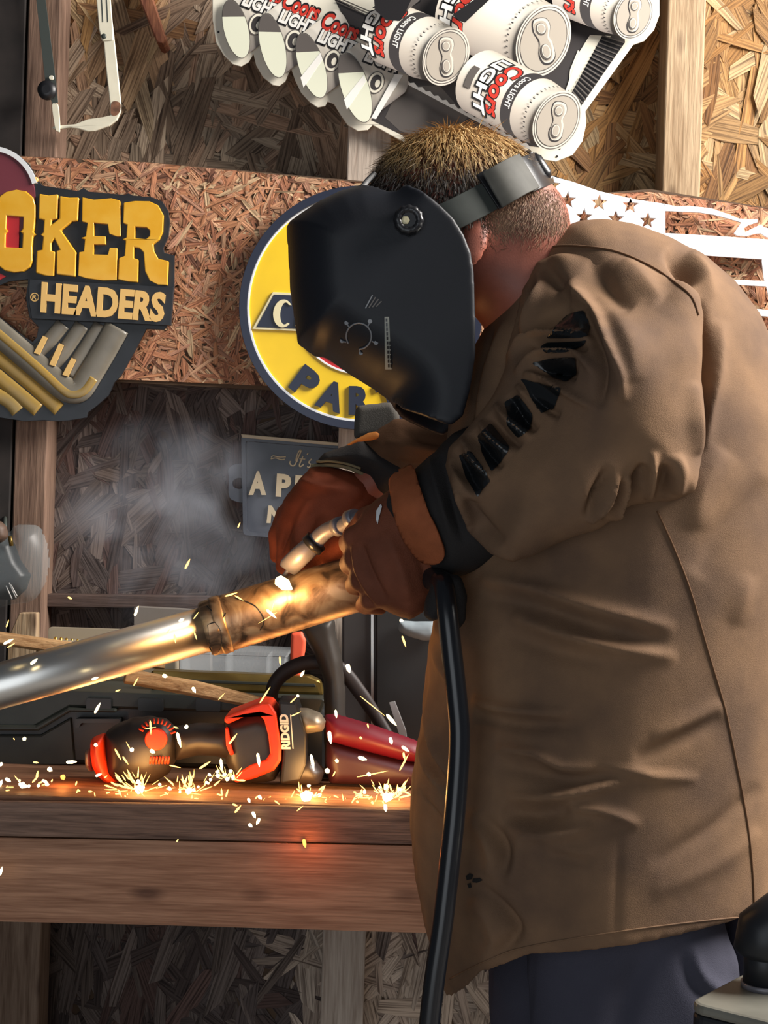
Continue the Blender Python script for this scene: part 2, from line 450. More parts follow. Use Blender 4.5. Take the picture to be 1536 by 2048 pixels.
def chips(name, parent, region, Yf, n, Ls, Ws, color, m, seed, vertical=0.0, depth=0.004):
    rnd = random.Random(seed); V, Fc, UV, CO = [], [], [], []
    x0, x1, y0, y1 = region
    for i in range(n):
        px, py = rnd.uniform(x0, x1), rnd.uniform(y0, y1)
        L = rnd.uniform(*Ls) * (0.6 + 0.8 * rnd.random()); W = rnd.uniform(*Ws)
        a = rnd.gauss(math.pi / 2, 0.45) if rnd.random() < vertical else rnd.uniform(0, math.pi)
        c = P(px, py, Yf); k = rnd.randint(3, 5); k0 = len(V)
        ca, sa = math.cos(a), math.sin(a); ly = rnd.uniform(0.0003, depth)
        tx, tz = rnd.gauss(0, 0.012), rnd.gauss(0, 0.05)
        top = []; bot = []
        for j in range(k):
            u = -L / 2 + L * j / (k - 1); e = 0.55 if j in (0, k - 1) else 1.0
            wu = W / 2 * e * rnd.uniform(0.75, 1.1); wl = W / 2 * e * rnd.uniform(0.75, 1.1)
            du = rnd.uniform(-0.12, 0.12) * W if 0 < j < k - 1 else rnd.uniform(-0.5, 0.5) * W
            top.append((u + du, wu)); bot.append((u - du, -wl))
        pts = top + bot[::-1]; uo, vo = rnd.uniform(0, 90), rnd.uniform(0, 90)
        col = color(px, py, rnd)
        for u, w in pts:
            V.append((c.x + u * ca - w * sa, min(Yf - ly + u * tx + w * tz, Yf - 0.0001), c.z + u * sa + w * ca)); UV.append((u + uo, w + vo))
        Fc.append(tuple(range(k0, k0 + len(pts)))); CO += [col] * len(pts)
    me = bpy.data.meshes.new(name); me.from_pydata(V, [], Fc); me.update()
    uvl = me.uv_layers.new(name='UVMap'); at = me.color_attributes.new('Col', 'FLOAT_COLOR', 'POINT')
    li = np.empty(len(me.loops), np.int32); me.loops.foreach_get('vertex_index', li)
    uvl.data.foreach_set('uv', np.array(UV, np.float32)[li].ravel())
    at.data.foreach_set('color', np.c_[np.array(CO, np.float32), np.ones(len(CO))].astype(np.float32).ravel())
    return stuff(link(name, me, m, parent))
def lerp(a, b, t): return tuple(x + (y - x) * t for x, y in zip(a, b))
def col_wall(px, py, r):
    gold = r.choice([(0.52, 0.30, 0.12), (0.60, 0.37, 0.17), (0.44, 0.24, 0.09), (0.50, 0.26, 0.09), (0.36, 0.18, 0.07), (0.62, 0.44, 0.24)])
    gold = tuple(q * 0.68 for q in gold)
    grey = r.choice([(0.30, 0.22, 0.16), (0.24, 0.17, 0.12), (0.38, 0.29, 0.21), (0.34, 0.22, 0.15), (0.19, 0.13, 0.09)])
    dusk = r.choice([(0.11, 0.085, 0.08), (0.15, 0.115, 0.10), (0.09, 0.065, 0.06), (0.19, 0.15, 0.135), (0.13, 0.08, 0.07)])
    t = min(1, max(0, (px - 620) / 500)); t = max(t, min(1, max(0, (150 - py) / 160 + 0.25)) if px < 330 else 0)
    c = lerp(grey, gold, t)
    if px < 1000: c = lerp(c, dusk, min(1, max(0, (py - 420) / 260)))  # lower strands darkened: shade and smoke put into their colour
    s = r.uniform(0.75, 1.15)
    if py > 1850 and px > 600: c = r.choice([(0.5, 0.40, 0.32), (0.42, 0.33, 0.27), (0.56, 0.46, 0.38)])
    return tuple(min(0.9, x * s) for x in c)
def col_strip(px, py, r):
    c = r.choice([(0.54, 0.25, 0.13), (0.50, 0.22, 0.12), (0.58, 0.30, 0.17), (0.44, 0.19, 0.11), (0.58, 0.34, 0.21), (0.50, 0.26, 0.17)])
    if r.random() < 0.10: c = (0.66, 0.46, 0.28)
    if r.random() < 0.04: c = (0.18, 0.08, 0.05)
    s = r.uniform(0.85, 1.1); return tuple(x * s for x in c)
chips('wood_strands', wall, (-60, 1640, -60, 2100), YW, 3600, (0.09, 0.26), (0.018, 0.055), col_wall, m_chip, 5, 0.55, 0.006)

# studs run floor to ceiling, nailed against the sheathing
def stud(x0, x1, lean=0.0, m=m_stud):
    a = P(x0, 900, YS); b = P(x1, 900, YS)
    v, f = box_data((a.x, YS, 0.0), (b.x, YW - 0.0001, 2.75))
    return mesh('stud', v, f, m, wall, bevel=0.003)
m_stud_l = wood('shade-dark red stud timber', (0.09, 0.05, 0.035), (0.27, 0.17, 0.12), (30, 30, 2)); m_blk = wood('dark blocking timber', (0.035, 0.022, 0.018), (0.13, 0.085, 0.07), (2, 30, 30))  # left stud darker: the strip's shade put into its colour
stud(29, 94, m=m_stud_l)
stud(-120, 24, m=mat('shade-black timber', (0.022, 0.016, 0.014), 0.8, var=0.3, scale=20)); stud(676, 762, m=wood('pale grey stud timber', (0.30, 0.22, 0.17), (0.64, 0.54, 0.45), (30, 30, 2))); stud(1308, 1384)  # first post is added, near-black to paint in the shade there
# blocking boards between the studs
struct_block = mesh('blocking_board', *prism_data([(92, 1188), (676, 1196), (676, 1222), (92, 1214)], YW - 0.045, 0.0445), m_blk, wall, bevel=0.002)
mesh('blocking_board', *prism_data([(762, 1198), (1308, 1212), (1308, 1240), (762, 1226)], YW - 0.045, 0.0445), m_blk, wall, bevel=0.002)
# nail-on strip of red strand board carrying the signs
YB = 2.897
strip = prism('backer_board', [(-80, 306), (300, 324), (700, 360), (1130, 392), (1300, 378), (1640, 432), (1640, 836), (1100, 805), (480, 777), (238, 764), (-80, 748)], YB, YS - YB - 0.0001, m_under, wall)
chips('wood_strands', strip, (-70, 1620, 0, 1), YB, 0, (0.03, 0.07), (0.006, 0.02), col_strip, m_chip_red, 1) if False else None
def strip_chips():
    rnd = random.Random(3); segs = [(-70, 316, 745), (300, 334, 758), (700, 372, 777), (1100, 402, 796), (1300, 392, 806), (1630, 440, 826)]
    xs = [s[0] for s in segs]; tops = [s[1] for s in segs]; bots = [s[2] for s in segs]
    class R(random.Random): pass
    # chips are thrown over the board's rectangle and those past its edges left off
    o = chips('wood_strands', strip, (-60, 1610, 318, 826), YB, 9000, (0.02, 0.065), (0.004, 0.014), col_strip, m_chip_red, 3, 0.0, 0.004)
    bm = bmesh.new(); bm.from_mesh(o.data); co = np.array([tuple(v.co) for v in bm.verts]); x, y = pxy(co)
    top = np.interp(x, xs, tops) - 9; bot = np.interp(x, xs, bots) + 3; bm.verts.ensure_lookup_table()
    for i in np.nonzero((y < top) | (y > bot))[0]:      # chips sawn off along the board's edges
        v = bm.verts[int(i)]; v.co = P(x[i], min(max(y[i], top[i]), bot[i]), v.co.y)
    bmesh.ops.dissolve_degenerate(bm, dist=1e-5, edges=bm.edges); bm.to_mesh(o.data); bm.free()
strip_chips()

# ------------------------------------------------------------------ tin sign of the headers maker
m_black = mat('black enamel', (0.016, 0.018, 0.022), 0.38, var=0.2, scale=30)
m_gold = mat('gold enamel', srgb(228, 166, 24), 0.32, var=0.10, scale=25, coat=0.2, col2=srgb(234, 180, 56))
m_gold2 = mat('pale gold enamel', srgb(232, 188, 112), 0.35)
m_red = mat('red enamel', srgb(190, 40, 45), 0.4)
m_maroon = mat('maroon enamel', srgb(115, 52, 62), 0.35)
m_white = mat('white enamel', srgb(232, 234, 236), 0.4)
m_steel_p = mat('grey pipe enamel', srgb(118, 112, 100), 0.34, var=0.15, scale=15)
m_gold_p = mat('gold pipe enamel', srgb(176, 140, 62), 0.32, var=0.15, scale=12, col2=srgb(150, 128, 80))
def z3(pts): return [(x / 3.414, 270 + y / 3.414) for x, y in pts]
YG = 2.868
outl = z3([(-250, 120), (-150, 85), (0, 80), (110, 120), (200, 200), (245, 285), (290, 345), (530, 382), (570, 360), (605, 386), (850, 408), (875, 396), (905, 412), (1040, 425), (1110, 455), (1150, 520), (1160, 600), (1150, 690), (1115, 770), (1122, 805), (1190, 820), (1190, 1070), (1165, 1090), (1165, 1280), (1120, 1330), (1000, 1325), (940, 1440), (830, 1640), (780, 1690), (740, 1780), (660, 1850), (600, 1895), (590, 1930), (470, 1950), (390, 1955), (300, 1948), (170, 1955), (0, 1930), (-250, 1800)])
hole = z3([(-60, 1050), (60, 1000), (190, 985), (190, 1020), (175, 1110), (200, 1245), (262, 1310), (250, 1380), (222, 1412), (170, 1380), (-60, 1195)])
g = thing('shop_sign', P(100, 840, YG), 'die-cut black metal sign with big gold letters above HEADERS and embossed pipes', 'sign')
prism('sign_plate', [outl, hole[::-1]], YG, 0.006, m_black, g, bevel=0.002)
prism('emblem', z3(ellipse(-60, 420, 300, 320, 0, 48)), YG - 0.004, 0.004, m_maroon, g, bevel=0.002)
prism('emblem_rim', z3(ellipse(-60, 420, 322, 345, 0, 40, -1.75, -0.28) + ellipse(-60, 420, 290, 312, 0, 40, -1.75, -0.28)[::-1]), YG - 0.007, 0.007, m_white, g, bevel=0.001)
O = [(-40, 470), (0, 415), (40, 388), (110, 372), (180, 385), (225, 425), (240, 480), (240, 560), (232, 640), (226, 662), (245, 676), (224, 690), (218, 760), (220, 860), (205, 900), (160, 930), (90, 938), (30, 925), (-20, 885), (-40, 800)]
Oh = [(45, 550), (158, 560), (155, 640), (135, 660), (155, 672), (150, 770), (35, 765), (38, 672), (58, 655), (40, 640)]
K = [(268, 400), (330, 411), (395, 403), (390, 572), (352, 580), (350, 612), (405, 568), (408, 415), (470, 426), (538, 425), (530, 585), (490, 590), (415, 650), (520, 800), (515, 968), (450, 958), (385, 950), (385, 790), (410, 785), (370, 705), (350, 735), (350, 790), (375, 795), (368, 962), (300, 958), (243, 940), (250, 790), (285, 785), (295, 692), (275, 680), (295, 665), (300, 580), (262, 570)]
Ee = [(562, 425), (640, 441), (760, 431), (818, 448), (822, 690), (800, 692), (745, 672), (735, 608), (640, 598), (640, 690), (720, 692), (720, 746), (640, 746), (636, 815), (735, 818), (748, 770), (800, 772), (795, 990), (700, 992), (590, 978), (533, 960), (540, 800), (572, 795), (580, 712), (553, 703), (585, 692), (597, 600), (560, 590)]
Rr = [(845, 462), (920, 450), (1020, 452), (1080, 480), (1115, 545), (1110, 660), (1085, 715), (1045, 745), (1050, 790), (1080, 845), (1150, 860), (1142, 1025), (1080, 1022), (1020, 992), (990, 930), (980, 800), (950, 770), (915, 765), (912, 840), (945, 850), (940, 1005), (870, 1000), (805, 985), (812, 840), (850, 825), (858, 720), (835, 712), (862, 700), (868, 612), (840, 600)]
Rh = [(922, 625), (1000, 630), (1022, 650), (1020, 690), (995, 710), (920, 705)]
for lp in ([O, Oh], [K], [Ee], [Rr, Rh]):
    prism('sign_letter', [z3(lp[0])] + [z3(q)[::-1] for q in lp[1:]], YG - 0.010, 0.010, m_gold, g, bevel=0.0022, bseg=3)
prism('red_field', z3([(30, 540), (132, 548), (128, 775), (30, 770)]), YG - 0.0062, 0.002, m_red, g)
prism('red_field', z3([(-50, 930), (0, 945), (40, 965), (-5, 990), (-50, 990)]), YG - 0.003, 0.003, m_red, g)
prism('name_plate', z3([(200, 985), (1186, 1040), (1166, 1300), (215, 1252), (192, 1110)]), YG - 0.0128, 0.0126, m_black, g, bevel=0.001)
text('lettering', 'HEADERS', z3([(285, 1000), (1138, 1075), (1112, 1280), (275, 1212)]), YG - 0.0165, 0.005, m_gold2, g, bold=0.045, bevel=0.0008)
text('lettering', 'R', z3([(223, 1090), (252, 1092), (248, 1124), (219, 1122)]), YG - 0.0138, 0.002, m_gold2, g, bold=0.01)
prism('ring_mark', [z3(ellipse(236, 1107, 30, 30, 0, 24)), z3(ellipse(236, 1107, 24, 24, 0, 24))[::-1]], YG - 0.0138, 0.002, m_gold2, g)
def ridge(pts, w, m, yo):
    line = [P(x, y, YG - yo) for x, y in z3(smooth_line(pts, 6))]
    tube('embossed_pipe', line, px2m(w / 2 / 3.414, YG), m, g, seg=14, sy=0.32)
for pts, w in (([(-60, 1750), (60, 1820), (122, 1890)], 95), ([(-60, 1610), (120, 1760), (262, 1880)], 100), ([(-60, 1480), (200, 1690), (405, 1875)], 100)):
    ridge(pts, w, m_gold_p, 0.000)
for pts in ([(690, 1295), (560, 1500), (470, 1640)], [(560, 1295), (450, 1460), (355, 1575)], [(430, 1290), (330, 1410), (245, 1490)]):
    ridge(pts, 105, m_steel_p, 0.001)
for pts in ([(505, 1520), (440, 1650)], [(420, 1420), (350, 1580)], [(310, 1370), (245, 1500)]):
    prism('pipe_highlight', z3([(pts[0][0] - 16, pts[0][1]), (pts[0][0] + 14, pts[0][1] + 14), (pts[1][0] + 24, pts[1][1]), (pts[1][0] - 14, pts[1][1] - 14)]), YG - 0.0115, 0.004, m_gold2, g)
ridge([(800, 1312), (700, 1490), (610, 1640), (540, 1740), (450, 1735), (330, 1640), (140, 1480), (-60, 1310)], 175, m_steel_p, 0.004)
ridge([(640, 1660), (575, 1745), (500, 1770), (430, 1740), (300, 1620), (130, 1470), (-60, 1310)], 62, m_gold_p, 0.010)
lathe_y('screw_head', *z3([(246, 306)])[0], [(0.005, YG - 0.001), (0.005, YG - 0.004), (0.003, YG - 0.006)], m_gold2, g, 12)

# ------------------------------------------------------------------ round yellow parts sign
m_yel = mat('yellow enamel', srgb(240, 200, 35), 0.35, var=0.05, scale=12)
m_navy = mat('navy enamel', srgb(38, 44, 62), 0.35)
m_cream = mat('cream enamel', srgb(225, 215, 175), 0.4)
RC = (722, 615); YR = 2.868
g = thing('parts_sign', P(RC[0], 858, YR), 'round yellow enamel sign with navy PARTS lettering and dark rim', 'sign')
def ring(name, r0, r1, yo, d, m):
    return prism(name, [ellipse(*RC, r1, r1, 0, 96), ellipse(*RC, r0, r0, 0, 96)[::-1]], YR - yo, d, m, g, bevel=0.0015)
prism('sign_plate', ellipse(*RC, 238, 238, 0, 96), YR - 0.002, 0.008, m_yel, g)
ring('sign_rim', 228, 244, 0.012, 0.018, m_navy); ring('border_line', 223.5, 229, 0.0045, 0.003, m_white)
prism('red_disc', ellipse(*RC, 131, 131, 0, 72), YR - 0.004, 0.002, m_red, g)
ring('border_line', 130, 134, 0.0048, 0.003, m_white)
ring('border_line', 121, 123, 0.0048, 0.001, m_white)
prism('name_band', [(504, 658), (545, 584), (938, 600), (900, 676)], YR - 0.006, 0.004, m_cream, g, bevel=0.001)
prism('name_band', [(513, 654), (548, 589), (930, 604), (896, 671)], YR - 0.0068, 0.004, m_navy, g)
C_ = ellipse(566, 627, 20, 28, 0.08, 28, 0.75, 5.6) + ellipse(570, 627, 10, 22, 0.08, 22, 0.95, 5.35)[::-1]
prism('sign_letter', C_, YR - 0.0095, 0.004, m_cream, g, bevel=0.0006)
prism('sign_letter', [(590, 652), (598, 605), (612, 606), (606, 654)], YR - 0.0095, 0.004, m_cream, g, bevel=0.0006)
for i, ch in enumerate('PARTS'):
    an = math.radians(36.5 - 18.0 * i); r = 186; hh, ww = 29, 23 if ch != 'A' else 27
    c = Vector((RC[0] - r * math.sin(an), RC[1] + r * math.cos(an)))
    up = Vector((math.sin(an), -math.cos(an))); rt = Vector((math.cos(an), math.sin(an)))
    text('sign_letter', ch, [tuple(c + up * hh - rt * ww), tuple(c + up * hh + rt * ww), tuple(c - up * hh + rt * ww), tuple(c - up * hh - rt * ww)], YR - 0.0075, 0.006, m_navy, g, bold=0.055, bevel=0.0008)
prism('scratch', [(640, 830), (680, 838), (716, 842), (716, 845), (680, 842), (640, 833)], YR - 0.0024, 0.001, m_navy, g)

# ------------------------------------------------------------------ slate-coloured tin sign, hangs on the wall below
m_slate = mat('slate enamel', srgb(58, 62, 72), 0.35, var=0.15, scale=10)
m_bone = mat('bone enamel', srgb(200, 182, 150), 0.4)
YP = 2.93
g = thing('slate_sign', P(600, 1075, YP), 'dark slate tin sign with bone lettering starting A, half hidden by the glove', 'sign')
prism('sign_plate', rounded([(484, 874), (780, 900), (784, 1092), (489, 1066)], 7), YP, 0.006, m_slate, g, bevel=0.002)
prism('sign_frame', [rounded([(482, 868), (784, 895), (788, 1098), (486, 1070)], 8), rounded([(491, 882), (776, 906), (779, 1088), (494, 1062)], 6)[::-1]], YP - 0.006, 0.012, m_slate, g, bevel=0.0025)
prism('frame_highlight', [(482, 868), (784, 895), (784, 901), (484, 875)], YP - 0.0075, 0.004, m_bone, g, bevel=0.0008)
prism('side_tab', smooth_line([(492, 930), (468, 929), (456, 940), (458, 955), (457, 985), (464, 1000), (492, 1004), (492, 978), (476, 978), (466, 972), (466, 962), (476, 956), (492, 956)], 4, True), YP - 0.002, 0.008, m_slate, g, bevel=0.002)
text('lettering', 'A', [(505, 942), (527, 942), (532, 990), (497, 990)], YP - 0.005, 0.005, m_bone, g, bold=0.05)
text('lettering', 'P', [(554, 947), (583, 949), (580, 995), (551, 993)], YP - 0.005, 0.005, m_bone, g, bold=0.05)
text('lettering', 'E', [(591, 950), (616, 952), (613, 998), (588, 996)], YP - 0.005, 0.005, m_bone, g, bold=0.05)
text('lettering', 'N', [(537, 1011), (566, 1013), (563, 1048), (533, 1046)], YP - 0.005, 0.005, m_bone, g, bold=0.05)
def z6(pts): return [(460 + x / 5.908, 850 + y / 5.908) for x, y in pts]
def stroke(pts, w, name='script_letter'):
    tube(name, [P(x, y, YP - 0.002) for x, y in smooth_line(z6(pts), 5)], px2m(w / 2 / 5.908, YP), m_bone, g, seg=6, sy=0.6)
stroke([(485, 385), (510, 365), (580, 378), (660, 375)], 16); stroke([(480, 400), (540, 390), (600, 408), (650, 405)], 16)
stroke([(715, 425), (705, 450), (730, 480), (765, 470), (800, 400), (835, 320), (840, 300), (815, 310), (790, 370), (780, 420), (800, 430)], 20)
stroke([(865, 365), (820, 470), (835, 490), (870, 465)], 20); stroke([(820, 398), (890, 405)], 14)
stroke([(925, 330), (910, 350)], 16); stroke([(965, 400), (930, 440), (955, 470), (930, 500), (910, 490)], 18)
stroke([(1115, 360), (1125, 335), (1175, 340), (1200, 335), (1160, 390)], 18)

# ------------------------------------------------------------------ white steel flag, nailed to the strip
m_flag = mat('white powder coat', (0.88, 0.90, 0.93), 0.45)
m_rust = mat('rusty steel', (0.20, 0.09, 0.05), 0.7, var=0.4, scale=80)
YF = 2.872
def z8(pts): return [(1050 + x / 3.161, 330 + y / 3.161) for x, y in pts]
g = thing('steel_flag', P(1300, 800, YF), 'white cut-steel flag with star cutouts and stripes, torn at its end', 'flag')
def star(cx, cy, r):
    return [(cx + (r if i % 2 == 0 else r * .42) * math.sin(math.pi * i / 5 + 0.06), cy - (r if i % 2 == 0 else r * .42) * math.cos(math.pi * i / 5 + 0.06)) for i in range(10)]
stars = [(172, 128), (268, 222), (468, 238), (665, 255), (372, 328), (572, 340), (775, 352), (272, 420), (472, 440), (672, 455)]
prism('canton', [z8([(-40, 60), (75, 78), (160, 66), (300, 105), (470, 165), (700, 218), (888, 246), (888, 640), (-40, 600)])] + [z8(star(x, y, 54))[::-1] for x, y in stars], YF, 0.005, m_flag, g, bevel=0.0008)
prism('top_stripe', z8([(880, 245), (960, 262), (1040, 258), (1180, 274), (1230, 292), (1290, 312), (1350, 338), (1400, 343), (1470, 342), (1470, 362), (1410, 382), (1384, 400), (1392, 424), (1440, 400), (1490, 376), (1512, 392), (1600, 420), (1600, 470), (1520, 452), (1490, 432), (1450, 436), (1400, 450), (1340, 445), (1320, 432), (1366, 364), (1330, 352), (1200, 316), (1100, 300), (1000, 296), (885, 290)]), YF, 0.005, m_flag, g, bevel=0.0008)
prism('stripe', z8([(885, 430), (1200, 448), (1640, 478), (1640, 605), (1500, 596), (1150, 572), (885, 556)]), YF, 0.005, m_flag, g, bevel=0.0008)
prism('torn_end', z8(smooth_line([(1500, 590), (1504, 660), (1512, 725), (1532, 790), (1560, 900), (1640, 900), (1560, 760), (1540, 690), (1545, 590)], 3, True)), YF + 0.0002, 0.0048, m_flag, g)
prism('stripe', z8([(885, 700), (1350, 726), (1640, 738), (1640, 775), (1350, 758), (885, 735)]), YF, 0.005, m_flag, g, bevel=0.0008)
prism('stripe', z8([(885, 850), (1490, 912), (1640, 925), (1640, 968), (1490, 955), (885, 895)]), YF, 0.005, m_flag, g, bevel=0.0008)
lathe_y('nail_head', *z8([(978, 305)])[0], [(0.006, YB - 0.001), (0.006, YB - 0.005), (0.0035, YB - 0.0065)], m_rust, g, 12)

# ------------------------------------------------------------------ die-cut tin sign printed with drink cans
m_tin = mat('cream tin', srgb(236, 230, 212), 0.38, var=0.03, scale=5)
m_print = attr_mat('printed can colours', 0.4)
m_ink = mat('dark print ink', srgb(62, 58, 58), 0.4)
m_ink2 = mat('mid grey print ink', srgb(96, 90, 86), 0.4)
m_ink3 = mat('black print ink', srgb(30, 28, 30), 0.4)
m_lid = mat('printed lid', srgb(188, 178, 164), 0.4)
m_lid2 = mat('printed lid highlight', srgb(226, 218, 204), 0.4)
m_pale = mat('printed cut end', srgb(226, 228, 206), 0.4)
m_wink = mat('white print ink', srgb(240, 238, 232), 0.4)
m_rink = mat('red print ink', srgb(205, 58, 44), 0.4)
YC = 2.885
g = thing('can_sign', P(1100, 320, YC), 'large die-cut cream tin sign printed with silver drink cans', 'sign')
OUT = [(424, -60), (425, 40), (432, 85), (447, 110), (465, 128), (482, 133), (497, 124), (507, 108), (512, 130), (525, 153), (545, 170), (558, 172), (570, 163), (582, 137), (590, 160), (602, 185), (620, 205), (635, 215), (650, 212), (655, 203), (668, 208), (680, 228), (695, 250), (715, 262), (735, 260), (745, 250), (790, 275), (900, 332), (960, 340), (1000, 318), (1040, 300), (1062, 308), (1085, 319), (1112, 323), (1145, 310), (1165, 282), (1172, 250), (1171, 222), (1266, 90), (1288, 82), (1308, 60), (1319, 30), (1318, -60)]
prism('sign_plate', OUT, YC, 0.004, m_tin, g, bevel=0.001)
_lay = [0]
def lay():                                  # each printed layer sits a hair proud of the one below
    _lay[0] += 1; return YC - 0.00022 * _lay[0]
def ink(name, poly, m, parent=g): return prism(name, poly, lay(), 0.0004, m, parent)
ink('printed_field', [(742, 240), (800, 150), (700, 60), (640, -60), (1236, -60), (1250, 85), (1160, 215), (1120, 300), (1060, 292), (1010, 302), (940, 322), (880, 312), (800, 268)], m_ink)
ink('printed_panel', [(800, 170), (880, 172), (935, 235), (885, 290), (800, 262), (770, 235)], m_ink2)
ink('printed_panel', [(720, -60), (870, -60), (840, 5), (770, 40), (745, 5)], m_ink3)
ink('printed_strip', [(640, -60), (730, -60), (758, 18), (750, 40), (682, 2)], m_tin)
for k in range(3): ink('printed_strip', [(672, -8 + 5 * k), (752, 27 + 5 * k), (751, 29 + 5 * k), (672, -6 + 5 * k)], m_ink2)
ink('printed_strip', [(1156, 100), (1162, 108), (1146, 190), (1136, 196), (1140, 140)], m_tin)
ink('printed_strip', [(1128, 190), (1156, 108), (1180, 70), (1222, 72), (1150, 186), (1140, 186), (1154, 160)], m_tin)
ink('printed_belt', [(1205, 70), (1250, 84), (1160, 215), (1142, 188)], m_ink3)
for k in range(17):
    t = k / 17; a = (1205 + (1142 - 1205) * t, 70 + (188 - 70) * t); b = (a[0] + 44 - 24 * t, a[1] + 14 + 12 * t)
    ink('belt_mark', [a, b, (b[0] - 1.5, b[1] + 2.2), (a[0] - 1.5, a[1] + 2.2)], m_ink2)
saw = []
for k in range(34):
    t = k / 33; x = 795 + (1060 - 795) * t; y = 150 + (292 - 150) * t
    saw.append((x + 1, y + (3 if k % 2 else -2)))
ink('belt_teeth', saw + [(x - 2, y + 7) for x, y in ((1060, 292), (795, 150))], m_wink)

class Can:
    def __init__(s, c, rx, ry, axis, L, grow=1.12, perp=None, shade=None, sh=46):
        s.c = Vector(c); s.a = Vector(axis).normalized(); s.rx, s.ry, s.L, s.grow, s.sh = rx, ry, L, grow, sh
        s.p = Vector(perp).normalized() if perp else Vector((-s.a.y, s.a.x)) * (1 if s.a.x < 0 else -1)
        if s.p.y > 0: s.p = -s.p
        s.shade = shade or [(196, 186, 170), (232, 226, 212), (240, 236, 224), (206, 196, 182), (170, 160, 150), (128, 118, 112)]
        Y = lay(); V, Fc, CO = [], [], []; n, m = 18, 14
        for j in range(m + 1):
            for i in range(n + 1):
                th = -math.pi / 2 + math.pi * i / n; q = s.at(th, s.L * j / m); V.append(P(q.x, q.y, Y))
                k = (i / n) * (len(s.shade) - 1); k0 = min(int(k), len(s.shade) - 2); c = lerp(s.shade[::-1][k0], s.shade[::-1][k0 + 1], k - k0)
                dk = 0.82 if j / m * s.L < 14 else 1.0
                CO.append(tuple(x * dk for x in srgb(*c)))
        for j in range(m):
            for i in range(n): Fc.append((j * (n + 1) + i, j * (n + 1) + i + 1, (j + 1) * (n + 1) + i + 1, (j + 1) * (n + 1) + i))
        me = bpy.data.meshes.new('printed_can'); me.from_pydata(V, [], Fc); me.update()
        at = me.color_attributes.new('Col', 'FLOAT_COLOR', 'POINT')
        at.data.foreach_set('color', np.c_[np.array(CO, np.float32), np.ones(len(CO))].astype(np.float32).ravel())
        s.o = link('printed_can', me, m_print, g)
    def at(s, th, d):                       # th -90..90 degrees across, d pixels back from the end
        W = s.ry * (1 + (s.grow - 1) * min(1, d / s.sh))
        return s.c + s.p * W * math.sin(th) + s.a * (d + s.rx * (1 + (s.grow - 1) * min(1, d / s.sh)) * math.cos(th))
    def band(s, name, d0, d1, m, t0=-89, t1=89):
        A = [tuple(s.at(math.radians(t0 + (t1 - t0) * i / 20), d0)) for i in range(21)]
        B = [tuple(s.at(math.radians(t0 + (t1 - t0) * i / 20), d1)) for i in range(21)]
        ink(name, A + B[::-1], m, s.o)
    def words(s, body, t0, t1, d0, d1, m, bold=0.03, shear=0.0):
        v, f = text_data(body, bold, shear); lo, hi = v.min(0), v.max(0); Y = lay(); V = []
        for u, w, z in (v - lo) / (hi - lo):
            q = s.at(math.radians(t0 + (t1 - t0) * u), d0 + (d1 - d0) * w); c = P(q.x, q.y, Y); c.y += 0.0003 * (1 - z); V.append(c)
        mesh('lettering', V, f, m, s.o)
    def lid(s, ang):
        rot = math.atan2(-s.p.x, -s.p.y) * -1
        def el(r): return ellipse(s.c.x, s.c.y, s.rx * r, s.ry * r, rot, 40)
        ink('can_rim', el(1.06), m_lid2, s.o); ink('can_rim', el(1.0), m_ink2, s.o); ink('can_rim', el(0.97), m_lid2, s.o); ink('can_rim', el(0.91), m_ink2, s.o); ink('can_lid', el(0.88), m_lid, s.o)
        k = s.rx / 42
        def tabp(pts):
            c, sn = math.cos(ang), math.sin(ang); return [(s.c.x + k * (x * c - y * sn), s.c.y + k * (x * sn + y * c)) for x, y in pts]
        out = smooth_line([(0, -40), (13, -36), (17, -22), (11, -4), (15, 10), (14, 32), (4, 42), (-9, 40), (-14, 24), (-9, 2), (-15, -18), (-12, -36)], 4, True)
        inn = lambda q: [(x * q, y * q) for x, y in out]
        ink('can_tab', tabp(out), m_ink, s.o); ink('can_tab', tabp([(x * .9 + 1, y * .94 - 1) for x, y in out]), m_lid2, s.o); ink('can_tab', tabp([(x * .72, y * .86) for x, y in out]), m_lid, s.o)
        for yy, ry in ((-20, 11), (20, 14)):
            ink('can_tab', tabp(ellipse(0, yy, 9, ry, 0, 20)), m_ink2, s.o); ink('can_tab', tabp(ellipse(1, yy - 1, 7.5, ry - 2, 0, 20)), m_lid2, s.o); ink('can_tab', tabp(ellipse(1, yy - 1, 5.5, ry - 4, 0, 20)), m_lid, s.o)
def dots(c, d, n, t0, t1):
    for i in range(n):
        t = t0 + (t1 - t0) * i / (n - 1); c.band('rim_print', d, d + 4, m_ink, t, t + 2.2)
def label(c, a, b, base):                   # black-edged white LIGHT, red-edged Coors above it
    pass
